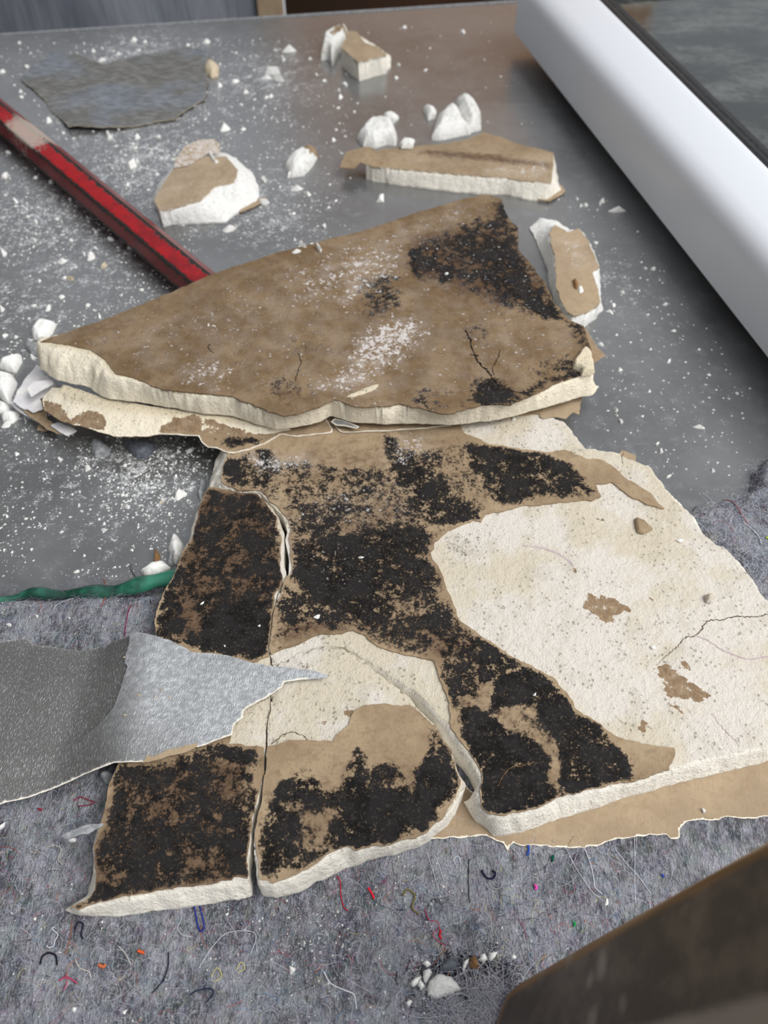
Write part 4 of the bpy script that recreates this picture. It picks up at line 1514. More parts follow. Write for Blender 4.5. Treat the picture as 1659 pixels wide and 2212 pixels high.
# brown torn fringe under the silver edge
sheet('paper_fringe', [(310, 1650), (318, 1632), (330, 1638), (360, 1625), (400, 1612), (430, 1608), (425, 1618), (380, 1634), (345, 1644)], lambda P: sv2z(P) + .0006, M['paper_tan'], sv, SVO, .0004, .0008,
      .0006, 300, 4, .0178, rims=0)

tl = thing('wallpaper_scrap', 'dull grey wallpaper scrap lying flat near the far left of the worktop', 'wallpaper', base_of(up2([(45, 165), (155, 275), (450, 220), (440, 130), (110, 118)], 0)))
SCR = [(42, 168), (70, 142), (110, 112), (170, 118), (220, 140), (300, 120), (400, 100), (450, 110), (448, 160), (450, 175), (442, 215), (425, 222), (415, 230), (398, 240), (375, 258), (340, 262), (290, 272), (215, 281), (165, 278),
       (150, 280), (140, 268), (105, 230), (85, 205)]
sheet('sheet', SCR, lambda P: .0014 + .0008 * fbm(P[:, 0], P[:, 1], 20, 3, 17) + .0022 * sstep(.03, 0, lsdf(P, up2([(150, 280), (215, 281)], 0))), M['dull_paper'], tl, tuple(tl.location), .0005, .002, .0008, 150, 21, .0014,
      rimw=.0009, rims=.6)

# ------------------------------------------------------------------ green glossy plastic strip at the felt's edge
gp = [up(-60, 1306, .0022), up(20, 1296, .0024), up(70, 1282, .0030), up(130, 1286, .0024), up(200, 1280, .003), up(255, 1276, .0036), up(310, 1262, .005), (up(352, 1252, .0058)), up(420, 1245, .006)]
path = smooth_path(gp, 10)
o = tube('plastic_strip', path, [0.0018 + .0005 * math.sin(i * .35) + .0024 * i / len(path) for i in range(len(path))], M['green'], None, 10)
c_ = Vector(gp[4])
c_.z = 0
for v in o.data.vertices:
    v.co -= c_
o.location = c_
tag(o, 'shiny green plastic strip along the left edge of the felt', 'plastic strip')

# ------------------------------------------------------------------ debris on the worktop
def chunk(name, label, bot_px, top_px, zt, papers, mat, pmat, p=1.0, seed=0, rough_=.0008, res=.0009, zb=0.0, pattrs=None, lift=.0004, topz=None):
    """broken lump: bottom outline on the worktop, flat top outline at zt, paper faces on top"""
    wb_, wt_ = up2(bot_px, zb), up2(top_px, zt)
    # the foot of the lump must enclose its top
    def sb(q):
        qq = warp(q, .0005, 180, seed, 2)
        return np.minimum(psdf(qq, wb_), psdf(qq, wt_))
    root = thing(name, label, 'plasterboard chunk', base_of(wb_, zb))
    org = tuple(root.location)
    P, T = patch(sb, bbox_of(wb_, wt_), res)
    st, s_ = psdf(warp(P, .0005, 300, seed + 2), wt_), sb(P)
    t = np.clip(st / np.maximum(st - s_, 1e-6), 0, 1) * (st > 0)
    tz = topz or (lambda P: np.full(len(P), zt))
    z = zb + (tz(P) - zb) * (1 - .9 * t ** p) + rough_ * fbm(P[:, 0], P[:, 1], 280, 4, seed + 7, .6) * sstep(0, .3, t)
    z = np.maximum(z, zb + .0004)
    Z0 = np.zeros(len(P))
    solid('gypsum_core', P, T, z, np.full(len(P), zb), mat, root, {'brk': np.clip(t * 2, 0, 1), 'res': Z0, 'stain': Z0}, org, side={'brk': 1.0})
    for i, pp in enumerate(papers):
        W = up2(pp, zt)

        def s(q):
            return psdf(warp(q, .0005, 280, seed + 11 + i), W)
        P, T = patch(s, bbox_of(W), res)
        z = tz(P) + lift + .0002 * fbm(P[:, 0], P[:, 1], 300, 3, seed + 5)
        at = {k_: np.zeros(len(P)) for k_ in ('mold', 'dust', 'tint')}
        at['rim'] = .5 * sstep(-.0006, 0, s(P))
        for k_, f in (pattrs or {}).items():
            at[k_] = f(P)
        solid('face_paper', P, T, z, z - lift - .0006, pmat, root, at, org)
    return root


A_TOP = [(333, 432), (345, 457), (385, 448), (430, 437), (465, 404), (506, 396), (514, 368), (488, 338), (440, 340), (385, 352), (368, 375), (350, 402)]
ca = chunk('plasterboard_chunk', 'rounded chunk with tan paper top and white broken front, beside the red bar',
           [(342, 468), (352, 487), (430, 483), (488, 482), (520, 456), (558, 435), (560, 410), (548, 378), (515, 350), (490, 335), (430, 325), (385, 345), (365, 375), (340, 405), (330, 435)],
           A_TOP, .0115, [A_TOP], M['plaster_white'], M['paper_tan'], 1.2, 301, .0012, pattrs={'dust': lambda P: np.full(len(P), .22)})
CAO = tuple(ca.location)
sheet('curled_paper', [(376, 360), (378, 340), (400, 318), (430, 306), (462, 304), (474, 312), (476, 330), (452, 328), (430, 340), (405, 355)],
      lambda P: .0128 + .002 * sstep(.0, .02, P[:, 1] - up(430, 340, .0128)[1]), M['paper_tan'], ca, CAO, .0005, .001, .0004, 240, 31, .0135, rims=.3, attrs={'dust': lambda P: np.full(len(P), .62)})
chip('broken_sliver', [(449, 328), (456, 326), (464, 342), (472, 348), (464, 350), (455, 342)], .0022, M['plaster_white'], .0118, ca, inset=.001, seed=31, res=.0006, org=CAO)
sheet('backing_paper', [(500, 452), (545, 432), (572, 424), (578, 430), (550, 446), (520, 458)], flatz(.0012), M['paper_tan'], ca, CAO, .0004, .001, .0003, 240, 31, .0012, rims=0)

B_TOP = [(790, 355), (800, 330), (830, 316), (900, 302), (960, 295), (1010, 285), (1046, 270), (1085, 280), (1130, 300), (1165, 315), (1196, 332), (1196, 345), (1190, 398), (1100, 386), (1020, 380), (900, 369), (806, 361)]
cb = chunk('plasterboard_chunk', 'long flat chunk with brown paper top and white front edge, beyond the brown slab',
           [(806, 366), (815, 386), (840, 397), (930, 410), (1030, 420), (1090, 420), (1130, 431), (1180, 437), (1214, 416), (1205, 400), (1198, 350), (1190, 345), (1100, 310), (1000, 320), (850, 340)],
           B_TOP, .0110, [B_TOP], M['plaster'], M['paper'], 1.0, 321, .0006,
           pattrs={'dust': lambda P: stains(P, [([(1040, 360), (1190, 345), (1190, 392), (1060, 380)], .5, .01), ([(850, 330), (1000, 350), (950, 365)], .35, .01)], .011), 'tint': lambda P: stains(P, [([(920, 318), (1050, 330), (1195, 352), (1190, 365), (1040, 350), (900, 335)], .7, .004)], .011)},
           topz=lambda P: .011 - .006 * sstep(up(1000, 335, .011)[1], up(1000, 290, .011)[1], P[:, 1]) * 1.0)
sheet('paper_tongue', [(733, 358), (742, 338), (748, 324), (790, 318), (810, 322), (802, 352), (790, 358), (778, 350), (764, 362)], lambda P: .0112 - .002 * sstep(up(800, 340, .01)[0], up(740, 340, .01)[0], P[:, 0]), M['paper'], cb, tuple(cb.location), .0007, .001, .0004, 240,
      41, .0105, rims=0)
sheet('backing_paper', [(1160, 430), (1190, 418), (1212, 398), (1222, 412), (1214, 420), (1186, 434)], flatz(.002), M['paper_tan'], cb, tuple(cb.location), .0005, .001, .0003, 240, 31, .002, rims=.3)

E_TOP = [(754, 67), (770, 69), (790, 94), (813, 101), (836, 118), (774, 135), (753, 118), (737, 104)]
ce = chunk('plasterboard_chunk', 'small tan-topped block with cream sides near the far edge of the worktop',
           [(780, 172), (828, 160), (843, 146), (845, 125), (815, 105), (775, 80), (740, 100), (742, 120), (756, 152)], E_TOP, .0150, [E_TOP], M['plaster'], M['crumb_tan'], .8, 341, .0005)
for ch in ce.children:
    if ch.name.startswith('face_paper'):
        ch.data.materials[0] = M['paper_tan']
CEO = tuple(ce.location)
chip('broken_lobe', [(693, 114), (698, 84), (725, 68), (752, 65), (742, 92), (731, 100), (718, 127), (708, 112)], .013, M['plaster_white'], .0, ce, inset=.003, seed=34, org=CEO,
     extra={'res': lambda P: np.clip(.5 - psdf(P, up2([(712, 84), (728, 69), (755, 64), (735, 80), (722, 90)], .008)) / .003, 0, 1)})

G_TOP = [(1198, 486), (1217, 497), (1226, 503), (1251, 494), (1270, 520), (1289, 566), (1294, 578), (1279, 588), (1286, 606), (1292, 628), (1298, 655), (1266, 677), (1239, 684), (1223, 673), (1213, 653),
         (1202, 620), (1201, 586), (1198, 553), (1190, 526), (1187, 504)]
cg = chunk('plasterboard_chunk', 'elongated chunk with tan paper face and white left side, beyond the slab corner',
           [(1145, 494), (1166, 474), (1202, 480), (1230, 500), (1260, 505), (1280, 540), (1295, 580), (1296, 640), (1300, 672), (1279, 690), (1246, 700), (1227, 692), (1212, 668), (1198, 650), (1187, 626),
            (1184, 588), (1174, 560), (1156, 522)], G_TOP, .0110, [G_TOP], M['plaster_white'], M['paper_tan'], .9, 361, .0006,
           pattrs={'dust': lambda P: stains(P, [([(1215, 520), (1260, 520), (1280, 570), (1230, 580)], .45, .006)], .011)})
CGO = tuple(cg.location)
chip('paper_nub', [(1238, 604), (1246, 602), (1250, 612), (1247, 624), (1240, 618)], .002, M['flake_brown'], .0114, cg, inset=.001, seed=36, res=.0006, org=CGO)
chip('plaster_nub', [(1248, 618), (1258, 617), (1262, 628), (1252, 632)], .0016, M['crumb'], .0114, cg, inset=.001, seed=37, res=.0006, org=CGO)

WHITE = 'white plaster lumps'
chip('plaster_lump', [(770, 288), (790, 262), (820, 252), (850, 262), (858, 285), (856, 302), (835, 300), (808, 307), (785, 304)], .010, M['plaster_white'], 0, None,
     'white angular plaster lump left of the long brown chunk', 'plaster lump', .006, 401)
chip('plaster_lump', [(826, 246), (846, 240), (862, 250), (852, 260), (832, 256)], .005, M['plaster_white'], 0, None, 'small white plaster lump behind the angular lump left of the long chunk', 'plaster lump', .003, 402)
DL = thing('plaster_lump', 'pair of joined white plaster lumps against the back of the long brown chunk', 'plaster lump', base_of(up2([(935, 285), (1040, 270), (990, 210)], 0)))
chip('lobe', [(932, 288), (945, 248), (965, 230), (990, 228), (1005, 262), (1020, 275), (980, 284), (950, 290)], .0105, M['plaster_white'], 0, DL, inset=.006, seed=403, org=tuple(DL.location))
chip('lobe', [(982, 212), (1005, 206), (1030, 220), (1040, 240), (1040, 266), (1015, 272), (1000, 260), (990, 235)], .0115, M['plaster_white'], 0, DL, inset=.006, seed=404, org=tuple(DL.location))
chip('plaster_lump', [(914, 230), (925, 226), (944, 236), (940, 250), (924, 252)], .006, M['plaster_white'], 0, None, 'small white plaster lump left of the joined lumps', 'plaster lump', .004, 405)
chip('plaster_lump', [(862, 308), (870, 298), (896, 300), (892, 316), (868, 316)], .004, M['plaster_white'], .0105, None, 'small white plaster lump resting on the edge of the long brown chunk', 'plaster lump', .003, 406)
chip('plaster_lump', [(614, 352), (622, 335), (645, 322), (680, 314), (687, 325), (675, 348), (655, 368), (628, 372)], .009, M['plaster_white'], 0, None,
     'oval white plaster lump with a reddish tip, right of the tan chunk', 'plaster lump', .006, 407,
     extra={'res': lambda P: np.clip(.5 - psdf(P, up2([(648, 320), (684, 310), (688, 326), (672, 336)], .006)) / .003, 0, 1)})
chip('plaster_lump', [(440, 138), (455, 128), (472, 138), (470, 158), (455, 162), (442, 152)], .006, M['crumb_tan'], 0.0, None, 'pale tan pebble-like lump at the right end of the dull wallpaper scrap', 'plaster lump', .005, 408)
chip('plaster_lump', [(66, 712), (82, 688), (100, 690), (120, 694), (108, 715), (86, 730), (70, 725)], .006, M['crumb'], 0, None, 'white square plaster flake behind the left tip of the brown slab', 'plaster lump', .003, 411)
chip('plaster_lump', [(0, 775), (20, 768), (42, 762), (45, 775), (32, 800), (15, 796), (-4, 790)], .005, M['crumb'], 0, None, 'white plaster flake at the left border below the slab tip', 'plaster lump', .003, 412)
chip('plaster_lump', [(-10, 800), (25, 806), (34, 820), (22, 850), (20, 868), (-8, 850)], .006, M['crumb'], 0, None, 'white plaster flake at the left border next to the torn wallpaper', 'plaster lump', .003, 413)
chip('plaster_lump', [(-6, 860), (12, 868), (20, 880), (8, 888), (-8, 888)], .004, M['crumb'], 0, None, 'smallest of the white plaster flakes stacked along the left border', 'plaster lump', .003, 414)
chip('plaster_lump', [(0, 892), (20, 884), (42, 888), (35, 902), (24, 910), (2, 904)], .004, M['crumb'], 0, None, 'lowest white plaster flake along the left border below the torn wallpaper', 'plaster lump', .003, 415)
chip('plaster_lump', [(50, 748), (60, 728), (76, 740), (92, 746), (84, 760), (66, 762), (58, 754)], .004, M['flake_grey'], 0, None, 'grey-white wallpaper flake tucked behind the slab tip', 'flake', .002, 416)
chip('plaster_lump', [(194, 955), (200, 945), (220, 948), (238, 964), (228, 980), (204, 985), (196, 975)], .0050, M['flake_grey'], 0, None, 'pale grey shard lying below the split slab edge, the left one', 'flake', .003, 417)
chip('plaster_lump', [(266, 955), (280, 945), (330, 950), (334, 966), (310, 985), (285, 982)], .0045, M['flake_slate'], 0, None, 'dark grey shard lying below the split slab edge, the right one', 'flake', .003, 418)
chip('plaster_lump', [(360, 1180), (369, 1146), (382, 1150), (396, 1172), (390, 1200), (375, 1210)], .010, M['plaster_white'], 0, None, 'pointed white plaster shard standing against the left edge of the mouldy board', 'plaster lump', .006, 421)
chip('plaster_lump', [(360, 1215), (364, 1188), (376, 1186), (378, 1205), (368, 1220)], .006, M['flake_grey'], 0, None, 'small grey-white shard below the pointed white shard', 'plaster lump', .003, 422)
chip('plaster_lump', [(300, 1228), (330, 1212), (350, 1208), (366, 1222), (345, 1240), (318, 1244)], .005, M['crumb'], 0, None, 'flat whitish plaster flake beside the green plastic strip', 'plaster lump', .003, 423)
chip('paper_bit', [(330, 1212), (333, 1178), (345, 1196), (343, 1212)], .005, M['flake_brown'], 0, None, 'brownish paper sliver left of the pointed white shard', 'flake', .002, 424)
chip('plaster_lump', [(424, 1065), (432, 1030), (444, 1035), (440, 1062), (432, 1078)], .005, M['flake_grey'], 0, None, 'grey plaster shard against the upper left edge of the mouldy board', 'plaster lump', .003, 425)


def feltbase(u, v):
    p = up(u, v, .004)
    return float(felt_z(np.array([[p[0], p[1]]]))[0]) - .0004


# foreground lump and its row of flakes on the felt
FL = thing('plaster_lump', 'large white fan-shaped plaster lump on the felt in the foreground', 'plaster lump', (up(950, 2120, .004)[0], up(950, 2120, .004)[1], feltbase(950, 2120)))
FLO = tuple(FL.location)
fb = FLO[2]
chip('lump', [(922, 2150), (924, 2120), (940, 2102), (958, 2100), (975, 2106), (990, 2122), (1003, 2136), (985, 2142), (965, 2152), (945, 2158)], .0075, M['plaster_white'], fb, FL, inset=.006, seed=431, res=.0005, org=FLO, fac=500)
chip('lump', [(913, 2110), (914, 2094), (930, 2090), (936, 2100), (926, 2118), (921, 2128)], .0065, M['plaster_white'], fb, FL, inset=.003, seed=432, res=.0005, org=FLO, fac=500)
for i, (pl, h, mt, lab, nm) in enumerate([
        ([(902, 2128), (910, 2112), (920, 2128), (908, 2140)], .004, 'crumb', 'small pale flake at the left foot of the fan-shaped lump, lower one', 'plaster_chip'),
        ([(888, 2122), (895, 2112), (912, 2106), (910, 2114), (898, 2132), (892, 2132)], .003, 'crumb', 'pale flake at the left foot of the fan-shaped lump, outer one', 'plaster_chip'),
        ([(912, 2080), (924, 2072), (932, 2082), (924, 2090)], .004, 'crumb', 'white plaster crumb just above the fan-shaped lump', 'plaster_chip'),
        ([(948, 2092), (960, 2072), (974, 2066), (985, 2072), (996, 2080), (970, 2102), (960, 2100)], .003, 'flake_slate', 'dark slate-grey flake right above the fan-shaped lump', 'flake'),
        ([(998, 2092), (1002, 2076), (1012, 2068), (1014, 2076), (1002, 2096)], .003, 'crumb', 'thin white chip between the slate flake and the brown lump', 'plaster_chip'),
        ([(1014, 2090), (1014, 2068), (1026, 2062), (1032, 2074), (1038, 2086), (1026, 2094)], .004, 'flake_brown', 'brown crumbly bit among the white chips on the felt', 'plaster_chip'),
        ([(1032, 2074), (1040, 2060), (1048, 2058), (1055, 2072), (1045, 2080)], .003, 'crumb', 'white chip right of the brown bit', 'plaster_chip'),
        ([(1056, 2074), (1058, 2058), (1076, 2054), (1072, 2070), (1062, 2076)], .003, 'crumb', 'square white chip at the right of the foreground row', 'plaster_chip'),
        ([(1062, 2084), (1080, 2064), (1100, 2042), (1098, 2052), (1078, 2076)], .0018, 'flake_grey', 'long grey splinter at the end of the foreground row of chips', 'flake'),
        ([(1102, 2064), (1108, 2058), (1118, 2062), (1114, 2070), (1106, 2070)], .003, 'crumb', 'lone white chip right of the grey splinter', 'plaster_chip'),
        ([(874, 2166), (886, 2156), (892, 2162), (884, 2178), (878, 2174)], .003, 'crumb', 'white chip on the felt below left of the fan-shaped lump', 'plaster_chip')]):
    chip(nm, pl, h, M[mt], feltbase(*pl[0]), None, lab, 'flake' if nm == 'flake' else 'plaster chip', .0012, 440 + i, .0005)

# bits on the boards
zl0 = float(ZT - .0001)
chip('paper_bit', [(1372, 1120), (1376, 1116), (1395, 1124), (1411, 1142), (1392, 1152), (1376, 1148)], .0018, M['paper'], zl0, None, 'brown paper flake standing up on the bare plaster', 'flake', .001, 461, .0006)
chip('plaster_chip', [(1524, 1285), (1535, 1280), (1545, 1290), (1540, 1302), (1526, 1300)], .0030, M['plaster'], zl0, None, 'cream plaster crumb on the bare plaster near the right border', 'plaster chip', .0012, 462, .0006)
chip('plaster_chip', [(1460, 1166), (1468, 1162), (1478, 1166), (1470, 1170)], .0012, M['crumb'], zl0, None, 'oval white chip on the bare plaster below its right rim', 'plaster chip', .0008, 463, .0005)
chip('plaster_chip', [(1404, 1396), (1412, 1393), (1420, 1400), (1410, 1402)], .0012, M['crumb'], zl0, None, 'oval white chip on the middle of the bare plaster', 'plaster chip', .0008, 464, .0005)
chip('stone_chip', [(213, 1668), (220, 1662), (236, 1660), (243, 1668), (238, 1680), (225, 1690), (214, 1682)], .006, M['flake_grey'], feltbase(228, 1675), None, 'small grey stone between the silver sheet and the board corner', 'stone', .003, 465, .0006)
lead = sheet('grey_sliver', [(130, 1808), (150, 1795), (165, 1790), (185, 1782), (205, 1780), (224, 1778), (222, 1784), (205, 1792), (190, 1800), (165, 1806), (145, 1812)], lambda P: .0172 + 0 * P[:, 0], M['flake_grey'], None, (0, 0, 0), .0006,
             .0006, .0003, 300, 9, .0172)
c_ = np.array(base_of(up2([(130, 1808), (224, 1780)], .0172), .0166))
for v in lead.data.vertices:
    v.co -= Vector(c_)
lead.location = c_
tag(lead, 'narrow grey sliver lying across the left rim of the mouldy board', 'flake')
chip('plaster_chip', [(142, 1812), (150, 1806), (162, 1808), (158, 1816), (148, 1816)], .004, M['crumb'], feltbase(150, 1812), None, 'white crumb below the narrow grey sliver', 'plaster chip', .0012, 466, .0005)

# ------------------------------------------------------------------ loose crumbs
def crumb_mesh(i):
    rnd = random.Random(900 + i)
    bm = bmesh.new()
    n = 9
    for _ in range(n):
        a = rnd.uniform(0, 2 * math.pi)
        r = rnd.uniform(.55, 1.0)
        z = rnd.choice((0, 0, 1)) * rnd.uniform(.6, 1)
        k_ = .75 if z > 0 else 1
        bm.verts.new((math.cos(a) * r * .5 * k_, math.sin(a) * r * .5 * k_, z * .55))
    for a in (0.3, 2.4, 4.5):
        bm.verts.new((math.cos(a) * .5, math.sin(a) * .5, 0))
    bm.verts.new((.05, .0, .55))
    bmesh.ops.convex_hull(bm, input=bm.verts)
    for v in [v for v in bm.verts if not v.link_faces]:
        bm.verts.remove(v)
    zmin = min(v.co.z for v in bm.verts)
    for v in bm.verts:
        v.co.z -= zmin
    bmesh.ops.recalc_face_normals(bm, faces=bm.faces)
    me = bpy.data.meshes.new('plaster_crumb')
    bm.to_mesh(me)
    bm.free()
    me.materials.append(M['crumb'])
    return me


CM = [crumb_mesh(i) for i in range(10)]
CMT = []
for m_ in CM[:3]:
    q = m_.copy()
    q.materials[0] = M['crumb_tan']
    CMT.append(q)
OBST = [up2(p, z) for p, z in [(UT, .02), (LY, .0), (MAIN, 0), (LEFT_OUT + CR1, 0), (SCR, 0), (B_TOP, 0), (G_TOP, 0), (E_TOP, .005)]]
OBST += [up2([(330, 440), (350, 490), (490, 490), (575, 430), (500, 330), (430, 310), (350, 400)], 0)]
OBST += [np.array([(A.x - .008, A.y), (A.x + d.x * .8 - .008, A.y + d.y * .8), (1, -.2), (1, 1)])]
barp = up2([(-60, 185), (0, 185), (460, 590), (390, 630), (0, 290), (-60, 250)], 0)
OBST.append(barp)


def blocked(x, y, m=.001):
    q = np.array([[x, y]])
    return any(psdf(q, w)[0] < m for w in OBST) or psdf(q, FE)[0] < .002


def put_crumb(u, v, wpx, asp, rot, label, group, tan=False, z=None, cat='plaster crumb'):
    p = up(u, v, 0 if z is None else z)
    sc_ = (v + 1085) * .605 / CAMH
    w = wpx / sc_
    me = random.choice(CMT if tan else CM)
    o = bpy.data.objects.new('plaster_crumb', me)
    COL.objects.link(o)
    o.location = (p[0], p[1], p[2])
    o.scale = (w, w * asp, w * random.uniform(.5, .85))
    o.rotation_euler = (0, 0, rot)
    tag(o, label, cat, group)


G1 = 'white plaster crumbs scattered on the worktop'
L1 = 'small white plaster crumb scattered on the grey worktop'
BIG = [(290, 88, 22, .6), (312, 120, 30, .5), (348, 122, 42, .5), (220, 131, 22, .5), (485, 278, 32, .8), (525, 280, 14, .8), (508, 177, 20, .7), (475, 186, 18, .6), (530, 199, 20, .7),
       (575, 170, 30, .3), (700, 127, 18, .7), (735, 210, 22, .5), (745, 184, 24, .4), (106, 262, 26, .5), (297, 298, 22, .6), (236, 297, 30, .4), (288, 357, 34, .6), (18, 330, 14, .7), (33, 435, 28, .35),
       (12, 384, 24, .5), (152, 433, 16, .6), (495, 497, 36, .5), (570, 391, 26, .4), (628, 380, 26, .5), (720, 303, 14, .8), (823, 433, 30, .6), (154, 520, 10, .8), (6, 156, 18, .7), (8, 548, 28, .5),
       (75, 521, 18, .6), (240, 517, 20, .6), (283, 533, 30, .5), (198, 556, 34, .5), (134, 566, 26, .6), (153, 602, 24, .6), (105, 667, 26, .4), (133, 643, 16, .7), (190, 661, 14, .6), (4, 668, 26, .5),
       (10, 726, 18, .8), (34, 728, 14, .8), (385, 976, 18, .7), (410, 974, 22, .6), (190, 1012, 26, .6), (388, 1068, 38, .7), (131, 994, 16, .7), (36, 981, 14, .8), (545, 1000, 0, 1), (1300, 436, 22, .6),
       (1331, 457, 46, .14), (1437, 658, 18, .5), (1460, 568, 24, .5), (1395, 580, 10, .7), (1411, 582, 14, .6), (1330, 886, 18, .6), (1341, 911, 20, .5), (1510, 923, 28, .4), (1419, 960, 14, .5),
       (1428, 976, 18, .5), (1445, 1030, 16, .4), (1540, 1017, 16, .6), (1388, 899, 8, .8), (1592, 850, 10, .7), (1405, 755, 8, .8), (1445, 781, 14, .6), (1510, 755, 8, .8), (1370, 290, 12, .8), (1345, 632, 10, .7),
       (1325, 660, 14, .7), (1318, 675, 20, .5), (65, 740, 22, .6), (100, 750, 26, .5), (70, 772, 20, .5), (120, 925, 16, .7), (15, 918, 30, .6), (225, 575, 24, .6), (625, 112, 34, .15), (590, 160, 36, .12),
       (600, 175, 34, .12), (1000, 70, 16, .7), (1140, 118, 30, .5), (920, 152, 10, .7), (835, 140, 12, .7), (862, 140, 10, .7), (700, 175, 14, .6), (612, 130, 20, .5), (447, 92, 18, .6), (15, 1115, 12, .6), (182, 1200, 10, .7), (225, 1145, 14, .7),
       (215, 1185, 10, .7), (165, 1235, 16, .5), (270, 1005, 12, .7), (316, 1030, 14, .6), (275, 1095, 18, .7), (380, 1030, 12, .7), (95, 1035, 10, .6), (185, 990, 10, .7), (348, 1085, 12, .7), (1255, 445, 14, .6), (1290, 295, 10, .7),
       (700, 490, 18, .5), (650, 530, 24, .5), (672, 532, 20, .4), (570, 440, 28, .3), (640, 410, 34, .35), (665, 420, 22, .5)]


def zone(u, v):
    if v > 940 and u < 500:
        return 'small white plaster crumb between the split slab edge and the felt', 'crumbs between slab and felt'
    if u > 1180 and v > 420:
        return 'small white plaster crumb between the brown slab and the white sash', 'crumbs between slab and sash'
    if v > 640:
        return 'small white plaster crumb beside the left tip of the brown slab', 'crumbs at the slab tip'
    if u < 470 and v > 190 + .86 * u:
        return 'small white plaster crumb on the near side of the red bar', 'crumbs on the near side of the red bar'
    if u > 640:
        return 'small white plaster crumb on the brownish sheen of the far worktop', 'crumbs on the far right of the worktop'
    if v < 290:
        return 'small white plaster crumb near the dull wallpaper scrap', 'crumbs near the wallpaper scrap'
    return 'small white plaster crumb around the rounded tan chunk beyond the red bar', 'crumbs around the rounded chunk'


UNIQ = {(485, 278): 'square white crumb between the wallpaper scrap and the rounded tan chunk', (348, 122): 'largest oblong white crumb on top of the dull wallpaper scrap',
        (495, 497): 'flat rectangular white crumb in front of the rounded tan chunk', (823, 433): 'wedge-shaped white crumb between the long chunk and the brown slab',
        (1331, 457): 'thin white splinter lying near the shadow of the sash', (1300, 436): 'white oblong crumb just above the thin splinter by the sash',
        (1510, 923): 'crescent-shaped white crumb alone on the dark worktop right of the slab', (388, 1068): 'largest ragged white crumb left of the mouldy board',
        (1140, 118): 'pale crumb right beside the far corner of the sash', (225, 575): 'tan crumb on the near side of the red bar',
        (33, 435): 'narrow white crumb near the left border on the near side of the red bar', (1540, 1017): 'white crumb nearest to the felt at the right',
        (625, 112): 'white splinter pointing away left of the tan-topped block', (190, 1012): 'ragged white crumb below the pale grey shard'}
nbig = 0
for u, v, w, a in BIG:
    if w == 0:
        continue
    p = up(u, v)
    if blocked(p[0], p[1], -.002):
        continue
    put_crumb(u, v, w, a, random.uniform(0, 3.1) if a > .3 else random.uniform(-.3, .5), UNIQ.get((u, v), zone(u, v)[0]), None if (u, v) in UNIQ else zone(u, v)[1], tan=(u, v) in [(225, 575), (153, 602), (348, 1085)])
    nbig += 1
# random smaller ones, thicker where the photo shows more
ZONES = [(20, 620, 90, 260, 42), (0, 330, 280, 700, 62), (430, 760, 200, 520, 34), (150, 450, 280, 420, 22), (0, 440, 960, 1230, 40), (1200, 1560, 420, 1060, 26), (640, 1150, 40, 260, 14)]
left = 295 - nbig
tot = sum(zn[4] for zn in ZONES)
cnt_ = 0
for u0, u1, v0, v1, n_ in ZONES:
    goal = int(n_ * left / tot)
    k_ = tries = 0
    while k_ < goal and tries < 600:
        tries += 1
        u, v = random.uniform(u0, u1), random.uniform(v0, v1)
        p = up(u, v)
        if blocked(p[0], p[1]):
            continue
        put_crumb(u, v, 6 + 9 * random.random() ** 2, random.uniform(.4, .9), random.uniform(0, 3.1), *zone(u, v))
        k_ += 1
# crumbs on the boards and the felt
G2 = 'white crumbs lying on the mouldy board'
for u, v, w, a, z in [(685, 1332, 16, .7, ZT), (437, 1303, 12, .4, ZT), (780, 1205, 16, .3, ZT), (475, 1053, 10, .6, ZT), (560, 1352, 8, .7, ZT), (485, 1395, 7, .6, ZT), (1155, 1500, 12, .5, ZT + .0003)]:
    put_crumb(u, v, w, a, random.uniform(0, 3), 'tiny white crumb lying on the black mould of the cracked board', G2, z=z + .0003)
for u, v, w, a in [(462, 705, 12, .3), (640, 545, 22, .4), (690, 540, 26, .35), (655, 532, 20, .4), (450, 703, 9, .5), (965, 592, 9, .7), (215, 683, 18, .3), (1110, 905, 16, .7)]:
    zz = UZ + .0003 if (u, v) != (1110, 905) else ZT + .0001
    put_crumb(u, v, w, a, random.uniform(0, 3), 'tiny white crumb lying on the brown slab' if zz > .02 else 'white crumb at the foot of the brown slab on the bare plaster', 'white crumbs lying on the brown slab' if zz > .02 else None, z=zz)
for u, v, w, a in [(268, 1420, 8, .3), (300, 1502, 12, .3), (270, 1545, 12, .3), (347, 1490, 12, .3), (335, 1505, 8, .5), (365, 1505, 8, .5)]:
    p = np.array([up(u, v, .0185)[:2]])
    put_crumb(u, v, w, a, random.uniform(0, 3), 'tiny cream crumb lying on the silver wallpaper', 'cream crumbs on the silver wallpaper', True, z=float(sv2z(p)[0]))
for u, v, w, a in [(5, 1785, 22, .5), (630, 2095, 24, .8), (957, 1915, 8, .7), (1310, 1950, 18, .6), (1085, 2005, 10, .6), (160, 2180, 16, .8), (75, 1985, 10, .8), (80, 1332, 12, .6), (150, 1335, 10, .6), (20, 1350, 16, .6), (1520, 1752, 14, .7),
                   (560, 1990, 10, .6), (730, 1970, 9, .6), (620, 1945, 10, .6), (820, 2070, 8, .7), (490, 1975, 9, .7), (270, 2185, 14, .8), (740, 2045, 10, .4)]:
    put_crumb(u, v, w, a, random.uniform(0, 3), 'tiny white plaster crumb caught on the felt mat' if v != 1752 else 'tiny white crumb on the tan backing paper', 'white crumbs on the felt mat' if v != 1752 else None,
              z=(feltbase(u, v) + .0003) if v != 1752 else .0052)


